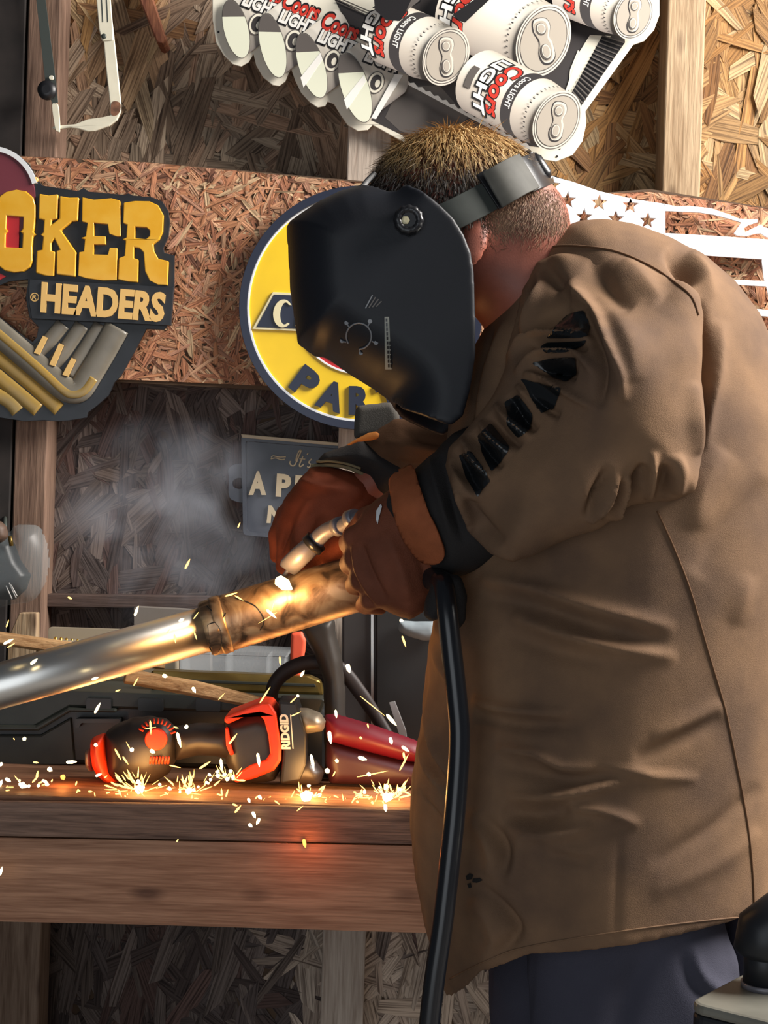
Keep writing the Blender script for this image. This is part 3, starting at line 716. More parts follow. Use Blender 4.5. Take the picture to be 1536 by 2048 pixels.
# cut cans along the lower edge, each overlapping the one before
cuts = [((472, 58), 24, 59, (-0.24, -0.97)), ((545, 91), 24, 65, (-0.23, -0.97)), ((623, 131), 25, 67, (-0.30, -0.95)), ((710, 175), 27, 72, (-0.30, -0.95))]
pale_can = [(222, 214, 198), (236, 230, 218), (228, 220, 206), (204, 196, 182), (168, 160, 150), (120, 112, 108)]
for i, (c, rx, ry, pp) in enumerate(cuts):
    k = Can(c, rx, ry, (0.80, -0.60), 78 if i < 3 else 95, 1.0, perp=pp, shade=pale_can)
    x, y = c
    r_ = Vector((0.93, 0.36)).normalized(); u_ = Vector((0.34, -0.94)).normalized()
    def quad(o, w, h): o = Vector(o); return [tuple(o + u_ * h), tuple(o + u_ * h + r_ * w), tuple(o + r_ * w), tuple(o)]
    if i > 0 or True:
        o1 = (x + 9, y - 48) if i < 3 else (x + 16, y - 54)
        v_, f_ = None, None
        text('lettering', 'Coors', quad((o1[0] + 6, o1[1] - 28), 80, 40), lay(), 0.0003, m_ink3, k.o, bold=0.06, shear=0.2)
        text('lettering', 'Coors', quad((o1[0] + 8, o1[1] - 26), 76, 37), lay(), 0.0003, m_rink, k.o, bold=0.03, shear=0.2)
        text('lettering', 'LIGHT', quad((o1[0] - 3, o1[1] + 3), 86, 34), lay(), 0.0003, m_ink3, k.o, bold=0.09, shear=0.15)
        text('lettering', 'LIGHT', quad((o1[0] + 1, o1[1] + 0), 78, 28), lay(), 0.0003, m_wink, k.o, bold=0.04, shear=0.15)
    ex, ey = x + 42, y - 10
    ink('emblem', ellipse(ex, ey, 17, 23, 0.3, 28), m_ink2, k.o); ink('emblem', ellipse(ex, ey, 15, 21, 0.3, 28), m_tin, k.o)
    ink('emblem', ellipse(ex, ey, 11, 16, 0.3, 24), m_ink, k.o); ink('emblem', ellipse(ex + 3, ey + 2, 5, 8, 0.3, 16), m_tin, k.o)
    rot = math.atan2(-pp[0], -pp[1]) * -1
    ink('cut_end', ellipse(x, y, rx + 1.2, ry + 1.2, rot, 48), m_ink2, k.o); ink('cut_end', ellipse(x, y, rx, ry, rot, 48), m_pale, k.o)
    sh = ellipse(x, y, rx, ry, rot, 14, -2.6, -0.35); ink('cut_end_shade', sh, m_ink2, k.o)
    if i > 1: ink('cut_end_sheen', [(x - 22, y + 24), (x + 18, y - 26), (x + 22, y - 12), (x - 16, y + 44)], m_wink, k.o)
ink('printed_strip', [(790, 148), (806, 150), (752, 238), (742, 236)], m_wink)
# whole cans with their lids to the fore
specs = [((1267, 30), 36, 48, (-0.93, -0.36), 130, 0.1), ((1087, 81), 49, 71, (-0.93, -0.36), 170, -0.22), ((892, 113), 42, 57, (-0.92, -0.38), 120, -0.02), ((1114, 242), 42, 60, (-0.89, -0.46), 170, 0.15)]
for i, (c, rx, ry, ax, L, an) in enumerate(specs):
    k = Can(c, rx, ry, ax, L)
    b0 = 62 if i != 1 else 92
    if i != 1:
        k.band('can_band', b0 - 14, b0 + 8, m_ink)
        k.words('Coors LIGHT', 50, -20, b0 + 2, b0 - 10, m_wink, 0.02)
    k.words('Coors', 62, -52, b0 + 44, b0 + 8, m_ink3, 0.06, 0.2); k.words('Coors', 60, -50, b0 + 42, b0 + 10, m_rink, 0.03, 0.2)
    if L > 130 or i == 2:
        k.words('LIGHT', 66, -62, b0 + 72, b0 + 42, m_ink3, 0.09); k.words('LIGHT', 62, -58, b0 + 69, b0 + 46, m_wink, 0.04)
    if i == 3: k.band('emblem', b0 + 78, b0 + 92, m_ink2, -20, 20)
    dots(k, 18, 16, -70, 75); k.lid(an)
ink('printed_panel', [(905, 30), (990, -30), (1010, -30), (930, 45), (920, 42)], m_ink3)
ink('printed_panel', [(742, -60), (872, -60), (800, 42), (772, 40), (750, 20)], m_ink3)
ink('printed_strip', [(850, -60), (880, -60), (838, 2), (812, 22)], m_ink2)
for x, y in ((437, 64), (1114, 313)): lathe_y('nail_hole', x, y, [(0.0022, YC - 0.0005), (0.0022, YC - 0.001)], m_ink3, g, 10)

# ------------------------------------------------------------------ hacksaw hung on the stud, stick beside it
m_saw = mat('ivory painted steel', srgb(228, 222, 200), 0.45, var=0.06, scale=30)
m_blade = mat('grey-green steel', srgb(72, 78, 74), 0.5, metal=0.3)
m_rub = mat('black plastic', (0.012, 0.012, 0.014), 0.4)
YH = 2.885
g = thing('hacksaw', P(160, 262, YH), 'old ivory painted hacksaw frame with grey blade hung on a stud', 'hacksaw')
prism('frame', [(190, -40), (218, -40), (222, 20), (232, 110), (242, 205), (242, 222), (234, 240), (218, 252), (190, 262), (175, 263), (155, 257), (140, 255), (110, 259), (104, 256), (106, 252), (150, 248), (175, 238), (205, 234), (221, 230), (220, 210), (212, 140), (207, 82), (203, 80), (197, 40)], YH, 0.006, m_saw, g, bevel=0.0018)
prism('sleeve', [(189, -40), (217, -40), (226, 70), (226, 80), (204, 82), (198, 60)], YH - 0.002, 0.01, m_saw, g, bevel=0.0015)
for x in (201, 211): prism('groove', [(x - 1, -40), (x + 1, -40), (x + 5.5, 44), (x + 3.5, 44)], YH - 0.0024, 0.002, m_blade, g)
lathe_y('screw_head', 208, 73, [(0.005, YH - 0.002), (0.005, YH - 0.005), (0.002, YH - 0.0055)], m_blade, g, 12)
prism('blade', [(68, -40), (86, -40), (112, 165), (116, 205), (104, 207), (90, 160)], YH + 0.0015, 0.0022, m_blade, g, bevel=0.0004)
prism('tension_pin', smooth_line([(104, 212), (110, 207), (116, 212), (119, 258), (114, 262), (110, 255)], 4, True), YH - 0.004, 0.008, m_saw, g, bevel=0.002)
lathe_y('wing_nut', 92, 178, [(0.008, YH - 0.022), (0.0175, YH - 0.019), (0.0185, YH - 0.010), (0.015, YH - 0.002), (0.006, YH + 0.002)], m_rub, g, 24)
lathe_y('rivet', 103, 156, [(0.005, YH - 0.001), (0.004, YH - 0.004)], m_saw, g, 12)
prism('rust_patch', smooth_line([(223, 206), (232, 202), (241, 208), (240, 222), (232, 231), (222, 228)], 4, True), YH - 0.0004, 0.002, m_rust, g)
m_stick = wood('reddish stick', (0.10, 0.03, 0.02), (0.30, 0.12, 0.06), (30, 30, 4), knots=False)
o = prism('wooden_stick', [(262, -40), (292, -40), (331, 78), (322, 87), (313, 84)], 2.93, 0.069, m_stick, None, bevel=0.003)
tag(rebase(o), 'thin reddish brown wooden stick fixed slanting on the wall beside the hacksaw', 'stick')

# ------------------------------------------------------------------ workbench
m_top = wood('bench plank', (0.13, 0.055, 0.03), (0.36, 0.19, 0.11), (3, 40, 40), 0.6)
m_rail = wood('weathered bench rail', (0.08, 0.05, 0.04), (0.36, 0.23, 0.17), (2.5, 50, 50), 0.7, 0.9)
m_apron = wood('bench apron', (0.24, 0.105, 0.055), (0.60, 0.33, 0.20), (2, 45, 45), 0.55, 0.4)
YB0 = 2.27                                  # front of the bench
ZT = P(400, 1603, YB0).z                    # height of its top
bl, br = P(-150, 1606, YB0).x, P(1560, 1606, YB0).x
g = thing('workbench', (0, 2.55, 0), 'heavy old timber workbench with a weathered front rail and reddish apron', 'workbench')
y = YB0 + 0.002
for k in range(4):
    y2 = y + (2.905 - YB0) / 4 - 0.003
    mesh('top_plank', *box_data((bl, y, ZT - 0.036), (br, min(y2, 2.9085), ZT - (0.0012 * (k % 2)))), m_top, g, bevel=0.004)
    y = y2 + 0.003
def board(name, pts, Yf, d, m): return prism(name, pts, Yf, d, m, g, bevel=0.004)
board('front_rail', [(-150, 1601), (0, 1603), (400, 1609), (830, 1620), (1560, 1644), (1560, 1712), (830, 1690), (400, 1681), (-150, 1670)], YB0 - 0.012, 0.014, m_rail)
board('apron', [(-150, 1672), (400, 1683), (830, 1692), (1560, 1704), (1560, 1885), (840, 1866), (300, 1850), (-150, 1840)], YB0, 0.038, m_apron)
def leg(xc):
    c = P(xc, 1700, 2.3).x
    for yy in (2.32, 2.80): mesh('leg', *box_data((c - 0.045, yy, 0), (c + 0.045, yy + 0.085, ZT - 0.037)), m_stud_d, g, bevel=0.004)
leg(-115); leg(1330)
mesh('back_rail', *box_data((bl, 2.886, ZT - 0.19), (br, 2.9085, ZT - 0.037)), m_stud_d, g, bevel=0.003)

# ------------------------------------------------------------------ things on the bench
def zb(Y): return ZT                         # resting height
def ground(pts, Y):                          # drop an outline so that its lowest point rests on the bench
    lowest = min(P(x, y, Y).z for x, y in pts); d = (lowest - ZT) / Y * F
    return [(x, y + d) for x, y in pts], d
m_case = mat('dark olive plastic', srgb(46, 48, 42), 0.45, var=0.15, scale=30)
m_case2 = mat('black moulded plastic', srgb(30, 30, 30), 0.4)
YK = 2.56
zk = lambda y0: y0
kb = CY + (H - ZT) / YK * F                  # pixel row of the bench top at that depth, ignoring roll
def on_row(x, Y): return CY + ((H - ZT) / Y * F + (x - CX) * SR) / CR     # pixel row of the bench top under column x at depth Y
def on_z(x, Y, z): return CY + ((H - z) / Y * F + (x - CX) * SR) / CR
case_top = P(300, 1388, YK).z
g = thing('tool_case', P(250, on_row(250, YK), YK), 'long dark plastic tool case with moulded ribs and latches at the back of the bench', 'case')
L0, R0 = -120, 655
body = [(L0, on_z(L0, YK, case_top)), (R0 - 25, on_z(R0, YK, case_top) + 2), (R0, on_z(R0, YK, case_top) + 30), (R0, on_row(R0, YK)), (L0, on_row(L0, YK))]
prism('case_body', body, YK, 0.22, m_case2, g, bevel=0.008)
prism('case_lid', [(L0, 1452), (75, 1452), (140, 1415), (640, 1432), (652, 1400), (640, on_z(640, YK, case_top) - 1), (L0, on_z(L0, YK, case_top) - 1)], YK - 0.012, 0.235, m_case, g, bevel=0.005)
prism('case_seam', [(L0, 1450), (70, 1452), (135, 1416), (232, 1418), (232, 1426), (140, 1424), (76, 1462), (L0, 1461)], YK - 0.022, 0.02, m_case, g, bevel=0.003)
prism('case_panel', [(L0, 1470), (80, 1470), (142, 1434), (150, 1530), (L0, 1530)], YK - 0.008, 0.012, m_case, g, bevel=0.004)
for x in (196, 300, 415):
    prism('latch', rounded([(x - 24, 1396), (x + 26, 1398), (x + 26, 1424), (x - 24, 1422)], 5), YK - 0.020, 0.012, m_case2, g, bevel=0.003)
prism('handle', rounded([(150, 1438), (240, 1438), (240, 1456), (232, 1456), (228, 1446), (162, 1446), (158, 1456), (150, 1456)], 3), YK - 0.028, 0.022, m_case2, g, bevel=0.002)
CT = case_top + 0.0008                       # things lie on the case

m_pine = wood('split pine stick', (0.24, 0.11, 0.04), (0.62, 0.38, 0.18), (4, 50, 50), knots=False)
def lath(name, a, b, w, Y0, Y1, label):      # stick from pixel a at depth Y0 to pixel b at depth Y1
    A, B = P(*a, Y0), P(*b, Y1); d = (B - A).normalized(); s = Vector((0, 0, 1)).cross(d).normalized(); n = d.cross(s)
    V = []
    for c, q in ((A, 1.0), ((A + B) / 2 + n * 0.002, 1.06), (B, 0.8)):
        for u, v in ((-1, -.5), (-.6, -.9), (.7, -.8), (1, -.2), (.8, .7), (0, 1), (-.8, .8)):
            V.append(c + s * (u * w * q) + n * (v * w * 0.75 * q))
    Fc = [tuple(range(7))[::-1], tuple(range(14, 21))]
    for r in range(2):
        for k in range(7): Fc.append((r * 7 + k, r * 7 + (k + 1) % 7, r * 7 + 7 + (k + 1) % 7, r * 7 + 7 + k))
    return tag(rebase(mesh(name, V, Fc, m_pine, bevel=0.001)), label, 'stick')
lath('pine_stick', (-60, 1268), (330, 1330), 0.016, 2.66, 2.72, 'rough split pine stick behind the shiny pipe, nearest the face shield')
lath('pine_stick', (250, 1352), (530, 1408), 0.017, 2.46, 2.515, 'rough split pine stick slanting down over the tool case under the pipe')

m_brass = mat('brassy olive metal', srgb(120, 98, 48), 0.32, metal=0.7, var=0.2, scale=20)
YL = 2.60
g = thing('spirit_level', P(520, on_z(520, YL, CT), YL), 'brassy olive bar lying along the tool case below the clear organizer', 'bar')
tp = on_z(520, YL, CT)
prism('level_body', [(300, tp - 47), (620, tp - 36), (642, tp - 26), (648, tp + 4), (300, tp - 7)], YL, 0.03, m_brass, g, bevel=0.006)
prism('level_groove', [(300, tp - 32), (630, tp - 20), (632, tp - 14), (300, tp - 26)], YL - 0.002, 0.004, m_case, g, bevel=0.001)

m_clear = bpy.data.materials.new('clear plastic'); nt, N_, L_, b_ = nodes_of(m_clear)
b_.inputs['Base Color'].default_value = (0.80, 0.84, 0.86, 1); b_.inputs['Roughness'].default_value = 0.25; b_.inputs['Alpha'].default_value = 0.2
m_screw = mat('zinc screws', (0.55, 0.53, 0.50), 0.3, metal=0.9)
YO = 2.68
def org_row(x): return on_z(x, YO, CT)
g = thing('parts_organizer', P(470, org_row(470), YO), 'clear plastic compartment box of loose screws standing on the tool case', 'box')
ot, ob = org_row(470) - 70, org_row(470)
def panel(name, x0, x1, y0, y1, Yf, d, m=m_clear): return prism(name, rounded([(x0, y0 + (x0 - 470) * SR), (x1, y0 + (x1 - 470) * SR), (x1, y1 + (x1 - 470) * SR), (x0, y1 + (x0 - 470) * SR)], 3), Yf, d, m, g)
panel('box_front', 360, 572, ot + 6, ob, YO, 0.002); panel('box_back', 360, 572, ot + 6, ob, YO + 0.12, 0.002)
panel('box_lid', 356, 577, ot - 2, ot + 5, YO - 0.003, 0.128)
panel('box_floor', 360, 572, ob - 3, ob, YO + 0.003, 0.116)
for x in (362, 452, 534, 570): panel('divider', x - 1.5, x + 1.5, ot + 7, ob - 3, YO + 0.0025, 0.117)
sc = []
rs = random.Random(8)
for i in range(150):
    x = rs.uniform(370, 566); a = rs.uniform(-0.5, 0.5); c = P(x, ob - rs.uniform(5, 20) + (x - 470) * SR, YO + rs.uniform(0.008, 0.09))
    d = Vector((math.cos(a), rs.uniform(-.4, .4), math.sin(a))) * rs.uniform(0.006, 0.013)
    sc.append(tube_data([c - d, c + d * .8, c + d * .82, c + d], [0.0004, 0.0012, 0.0026, 0.0022], 5))
stuff(mesh('screws', *join_data(sc), m_screw, g))

m_beige = mat('beige plastic', srgb(150, 138, 118), 0.5)
YD = 2.85
g = thing('drill_bit_case', P(180, on_z(180, YD, ZT), YD), 'open beige drill index with a row of brassy bits behind the pipe', 'case')
prism('case_back', rounded([(96, 1254), (350, 1262), (350, 1330), (96, 1330)], 8), YD, 0.012, m_beige, g, bevel=0.003)
prism('case_tray', rounded([(88, 1282), (350, 1290), (350, on_z(350, YD, ZT)), (88, on_z(88, YD, ZT))], 6), YD - 0.055, 0.0545, m_beige, g, bevel=0.004)
m_bit = mat('brassy drill bits', srgb(214, 160, 60), 0.25, metal=0.8)
for i in range(9):
    x = 111 + i * 11; tube('drill_bit', [P(x, 1300, YD - 0.028), P(x, 1276 + i * 1.2, YD - 0.022), P(x, 1273 + i * 1.2, YD - 0.022)], [0.0032 - i * 0.0002, 0.0032 - i * 0.0002, 0.001], m_bit, g, 8)
o = prism('card_box', rounded([(268, 1214), (420, 1222), (420, on_z(420, 2.85, ZT)), (268, on_z(268, 2.85, ZT))], 3), 2.864, 0.04, mat('grey card', srgb(112, 104, 96), 0.8), None, bevel=0.002)
tag(rebase(o), 'plain grey carton standing behind the drill index against the wall', 'box')

# cordless right-angle tool, lying on its side in front of the case
m_or = mat('orange rubber', srgb(232, 62, 22), 0.5, var=0.08, scale=40, bump=0.1, bscale=400)
m_dk = mat('charcoal tool housing', srgb(44, 38, 36), 0.42, var=0.15, scale=50)
m_lab = mat('black tool label', (0.014, 0.013, 0.013), 0.4)
m_grey = mat('grey cast metal', srgb(150, 138, 120), 0.42, metal=0.5, var=0.2, scale=60)
YT = 2.41
g = thing('angle_tool', P(360, on_row(360, YT), YT), 'orange and charcoal right-angle power tool lying on the bench among sparks', 'power tool')
def puff(name, poly, Y, T, R, m, parent, vox=0.003, sm=3, pw=2.0):
    w = [P(x, y, Y) for x, y in poly]
    lo = (min(p.x for p in w) - .012, Y - T - .012, min(p.z for p in w) - .012); hi = (max(p.x for p in w) + .012, Y + T + .012, max(p.z for p in w) + .012)
    s = Vol(lo, hi, vox); s.inflate(poly, Y, T, R, pw=pw); s.skin(sm)
    return vmesh(name, s, m, parent)
def shift(pts, dx=0, dy=0): return [(x + dx, y + dy) for x, y in pts]
dT = on_row(360, YT) - 1566
puff('motor_housing', shift([(212, 1462), (235, 1446), (265, 1434), (300, 1431), (332, 1436), (350, 1452), (358, 1480), (354, 1515), (338, 1545), (310, 1562), (270, 1566), (235, 1560), (212, 1545)], 0, dT), YT, 0.046, 0.045, m_dk, g)
puff('end_ring', shift([(182, 1478), (188, 1472), (212, 1464), (218, 1500), (230, 1540), (236, 1562), (214, 1564), (196, 1548), (186, 1530), (182, 1505)], 0, dT), YT, 0.048, 0.03, m_or, g)
puff('end_cap', shift([(170, 1500), (178, 1494), (186, 1500), (188, 1530), (190, 1542), (180, 1542), (172, 1530)], 0, dT), YT, 0.03, 0.02, m_grey, g)
cpx, cpy = 313, 1476 + dT
lathe_y('cap_disc', cpx, cpy, [(0.0175, YT - 0.040), (0.0175, YT - 0.0478), (0.0155, YT - 0.0495)], m_or, g, 28)
for k in range(11):
    a = math.radians(-150 + k * 13); x, y = cpx + 31 * math.cos(a), cpy + 31 * math.sin(a); x2, y2 = cpx + 40 * math.cos(a), cpy + 40 * math.sin(a)
    tube('vent_slot', [P(x, y, YT - 0.0455), P(x2, y2, YT - 0.0405)], 0.0016, m_or, g, 6)
for k in range(7):
    x = 302 + k * 6; tube('vent_slot', [P(x, 1512 + dT, YT - 0.0455), P(x - 2, 1526 + dT, YT - 0.043)], 0.0017, m_or, g, 6)
puff('handle', shift([(345, 1452), (400, 1444), (450, 1446), (478, 1440), (478, 1520), (440, 1512), (400, 1508), (350, 1520)], 0, dT), YT, 0.032, 0.03, m_dk, g)
puff('head_body', shift([(448, 1436), (520, 1418), (560, 1430), (572, 1520), (548, 1560), (470, 1566), (452, 1520)], 0, dT), YT, 0.036, 0.025, m_dk, g)
hd = [(446, 1440), (452, 1430), (520, 1404), (540, 1406), (552, 1425), (562, 1490), (562, 1520), (548, 1540), (510, 1556), (470, 1566), (466, 1552), (500, 1530), (532, 1518), (540, 1506), (536, 1470), (528, 1440), (518, 1428), (490, 1432), (454, 1448)]
prism('head_guard', shift(hd, 0, dT), YT - 0.044, 0.088, m_or, g, bevel=0.006, bseg=3)
prism('trigger', shift([(450, 1454), (456, 1456), (462, 1490), (468, 1508), (460, 1510), (452, 1490)], 0, dT), YT - 0.040, 0.05, m_or, g, bevel=0.002)
prism('name_block', shift([(556, 1400), (592, 1402), (612, 1470), (612, 1530), (600, 1560), (560, 1566), (566, 1500)], 0, dT), YT - 0.040, 0.078, m_lab, g, bevel=0.004)
m_lw = mat('white lettering', (0.75, 0.73, 0.70), 0.5)
text('lettering', 'RIDGID', shift([(561, 1497), (556, 1427), (574, 1427), (579, 1497)], 2, dT), YT - 0.042, 0.002, m_lw, g, bold=0.05)
prism('rule_line', shift([(580, 1428), (582, 1428), (587, 1496), (585, 1496)], 0, dT), YT - 0.0408, 0.002, m_lw, g)
puff('nose', shift([(588, 1416), (612, 1414), (640, 1424), (652, 1440), (646, 1460), (610, 1466), (594, 1455)], 0, dT), YT, 0.03, 0.02, m_grey, g)
puff('skirt', shift([(560, 1520), (625, 1510), (650, 1540), (640, 1566), (560, 1567)], 0, dT), YT, 0.034, 0.02, m_dk, g)

# red torch body lying behind the tool
m_redp = mat('dark red plastic', srgb(104, 12, 30), 0.45, var=0.1, scale=20)
YR2 = 2.43
g = thing('hand_lamp', P(740, on_row(740, YR2), YR2), 'dark red tapered grip of a hand tool resting by the jacket hem', 'hand tool')
d2 = on_row(740, YR2) - 1556
puff('lamp_body', [(648, 1430), (670, 1428), (740, 1448), (830, 1480), (870, 1500), (870, 1530), (800, 1520), (720, 1500), (655, 1482)], YR2, 0.03, 0.028, m_redp, g)
puff('lamp_base', [(655, 1478), (720, 1496), (800, 1516), (860, 1528), (860, 1545), (840, 1553 + d2), (660, 1548 + d2), (650, 1520)], YR2 + 0.002, 0.034, 0.02, mat('maroon rubber', srgb(52, 14, 24), 0.5), g)

# dark metal cabinet, clamp, strap and hose at the back, right of the pipe
m_cab = mat('charcoal steel', srgb(58, 56, 56), 0.45, var=0.1, scale=8)
YX = 2.72
g = thing('steel_cabinet', P(760, on_row(760, YX), YX), 'charcoal steel cabinet standing on the bench behind the gloves', 'cabinet')
prism('cabinet_body', [(684, 1190), (1010, 1200), (1010, on_row(1010, YX)), (684, on_row(684, YX))], YX, 0.15, m_cab, g, bevel=0.004)
prism('door', [(752, 1196), (1004, 1206), (1004, on_row(1004, YX) - 12), (752, on_row(752, YX) - 12)], YX - 0.012, 0.012, m_case2, g, bevel=0.003)
prism('lit_edge', [(742, 1190), (747, 1190), (747, on_row(747, YX) - 4), (742, on_row(742, YX) - 4)], YX - 0.006, 0.008, mat('lit edge steel', (0.6, 0.6, 0.58), 0.3, metal=0.9), g)  # bright strip put in for light catching the cabinet's edge
YV = 2.30
g = thing('bench_vise', P(650, on_row(650, 2.5), 2.5), 'dull grey iron clamp standing on the bench behind the pipe and gloves', 'clamp')
vb = on_row(660, 2.5)
puff('clamp_arm', [(596, 1245), (640, 1235), (668, 1236), (672, 1270), (684, 1320), (690, 1380), (694, vb), (650, vb), (648, 1360), (630, 1310), (610, 1275)], 2.5, 0.028, 0.02, mat('dull grey iron', srgb(60, 56, 52), 0.5, metal=0.4), g)
puff('clamp_foot', [(606, vb - 10), (730, vb - 8), (730, vb), (606, vb)], 2.5, 0.028, 0.006, mat('dark iron', srgb(40, 38, 38), 0.5, metal=0.4), g, 0.002)
o = puff('orange_strap', [(582, 1266), (604, 1262), (613, 1280), (606, 1340), (600, 1362), (584, 1360), (580, 1310)], 2.62, 0.006, 0.005, mat('salmon webbing', srgb(235, 92, 60), 0.6), None, 0.002)
tag(rebase(o), 'salmon orange webbing strap hanging behind the pipe above the screw box', 'strap')
m_hose = mat('dark brown leather', srgb(34, 22, 20), 0.6, var=0.2, scale=40)
hz = on_z(560, 2.58, CT)
o = tube('leather_loop', [P(x, y, Y) for x, y, Y in smooth_line([(540, 1418, 2.525), (548, 1370, 2.525), (580, 1338, 2.525), (630, 1324, 2.525), (680, 1338, 2.525), (720, 1385, 2.525), (750, 1430, 2.53), (775, 1470, 2.53)], 6)], [0.010, 0.013, 0.013, 0.012, 0.010], m_hose, None, 12, 0.6)
tag(rebase(o), 'dark brown leather loop arching over the bench behind the pipe', 'strap')
o = prism('metal_bracket', [(778, 1405), (790, 1402), (812, 1460), (816, 1490), (800, 1476)], 2.6, 0.004, mat('scuffed steel', (0.4, 0.4, 0.4), 0.4, metal=0.8), None, bevel=0.001)
tag(rebase(o), 'small scuffed steel bracket leaning by the dark red grip', 'bracket')
o = puff('grey_rag', [(796, 1240), (830, 1244), (870, 1242), (880, 1276), (850, 1282), (815, 1272), (798, 1262)], 2.687, 0.02, 0.012, mat('grey blue cloth', srgb(126, 136, 142), 0.8, var=0.15, scale=30), None)
tag(rebase(o), 'grey blue rag hung on the cabinet door beside the dangling cable', 'rag')

# clear face shield hung at the far end
m_visor = bpy.data.materials.new('scuffed clear visor'); nt, N_, L_, b_ = nodes_of(m_visor)
b_.inputs['Base Color'].default_value = (0.30, 0.34, 0.35, 1); b_.inputs['Roughness'].default_value = 0.3; b_.inputs['Alpha'].default_value = 0.17
YV2 = 2.80
g = thing('face_shield', P(30, 1210, YV2), 'scuffed clear face shield with black headgear hung on the wall stud', 'face shield')
vp = smooth_line([(-60, 1060), (18, 1062), (30, 1050), (58, 1044), (84, 1052), (98, 1075), (106, 1110), (104, 1145), (92, 1178), (70, 1202), (40, 1209), (-60, 1210)], 5, True)
w = [P(x, y, YV2) for x, y in vp]
s = Vol((min(p.x for p in w) - .02, YV2 - .09, min(p.z for p in w) - .02), (max(p.x for p in w) + .02, YV2 + .10, max(p.z for p in w) + .02), 0.0025)
a_ = s.inflated(vp, YV2, 0.06, 0.05); b2 = s.inflated(vp, YV2, 0.054, 0.054)
s.f = np.maximum(a_, np.maximum(-(b2 + 0.0035), s.y - YV2 + 0.010)); s.skin(8); vmesh('visor', s, m_visor, g)
puff('headgear', [(-60, 1075), (10, 1075), (28, 1085), (40, 1120), (62, 1150), (52, 1180), (30, 1198), (-60, 1198)], YV2 - 0.012, 0.03, 0.02, m_rub, g)
for q in ([(18, 1165), (32, 1196)], [(12, 1172), (24, 1198)], [(22, 1170), (34, 1192)]): tube('strap_stitch', [P(x, y, YV2 - 0.044) for x, y in q], 0.0012, m_lw, g, 6)
tube('knob', [P(20, 1072, YV2 - 0.06), P(23, 1092, YV2 - 0.06)], 0.004, m_brass, g, 10)
puff('brow_pad', [(-60, 1040), (2, 1042), (14, 1054), (16, 1074), (4, 1086), (-60, 1088)], YV2 - 0.045, 0.02, 0.015, mat('brown leather pad', srgb(84, 64, 52), 0.6), g)
tube('hook', [P(10, 1058, YV2 - 0.03), P(10, 1040, YV2 + 0.04), P(10, 1036, 2.912)], 0.004, m_blade, g, 8)
o = prism('pine_offcut', [(38, 1226), (72, 1226), (72, 1280), (66, on_row(66, 2.80)), (12, on_row(12, 2.80)), (16, 1276)], 2.80, 0.03, m_stud, None, bevel=0.002)
tag(rebase(o), 'pale pine offcut standing on end below the face shield', 'offcut')

# ------------------------------------------------------------------ the welder
m_skin = mat('sun reddened skin', srgb(158, 92, 74), 0.5, var=0.10, scale=40, bump=0.15, bscale=500)
def wrinkle(m, scale, strength):            # soft creases of worn cloth under the weave
    nt = m.node_tree; N, L = nt.nodes, nt.links; b = N['Principled BSDF']
    fine = b.inputs['Normal'].links[0].from_node; mp = [n for n in N if n.type == 'MAPPING'][0]
    n = N.new('ShaderNodeTexNoise'); n.inputs['Scale'].default_value = scale; n.inputs['Detail'].default_value = 2; n.inputs['Distortion'].default_value = 0.2
    L.new(mp.outputs[0], n.inputs['Vector']); bp = N.new('ShaderNodeBump'); bp.inputs['Strength'].default_value = strength; bp.inputs['Distance'].default_value = 0.012
    L.new(n.outputs[0], bp.inputs['Height']); L.new(bp.outputs[0], fine.inputs['Normal'])
m_duck = mat('brown duck canvas', srgb(102, 81, 66), 0.85, spec=0.12, bump=0.35, bscale=900, scale=9, col2=srgb(134, 105, 80))
wrinkle(m_duck, 11, 0.30)
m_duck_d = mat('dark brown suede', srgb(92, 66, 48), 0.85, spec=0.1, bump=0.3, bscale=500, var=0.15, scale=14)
m_leather = mat('russet welding leather', srgb(128, 62, 38), 0.75, spec=0.25, bump=0.35, bscale=500, var=0.2, scale=18)
m_leather2 = mat('brown welding leather', srgb(118, 66, 46), 0.72, spec=0.25, bump=0.35, bscale=500, var=0.22, scale=18)
m_tabl = mat('rust suede tab', srgb(150, 84, 52), 0.75, spec=0.2, bump=0.3, bscale=500, var=0.15, scale=30)
m_taba = mat('tan suede tab', srgb(200, 124, 60), 0.7, spec=0.2, bump=0.3, bscale=500)
m_gaunt = mat('black gauntlet cloth', srgb(46, 44, 44), 0.85, spec=0.15, bump=0.4, bscale=600)
m_cordg = mat('olive welt', srgb(120, 108, 80), 0.8)
m_navyt = mat('navy work trousers', srgb(70, 70, 82), 0.9, spec=0.1, bump=0.4, bscale=900, var=0.10, scale=8)
m_boot = mat('brown boot leather', srgb(80, 54, 36), 0.6)
m_seam = mat('seam thread', srgb(96, 66, 40), 0.9)
m_gloss = mat('glossy black print', (0.010, 0.011, 0.012), 0.22, bump=0.25, bscale=120)

YM = 2.03                                   # middle of the body
man = thing('person', (P(1230, 1900, YM).x, YM, 0), 'welder in brown canvas jacket and black welding helmet bending over a pipe', 'person')

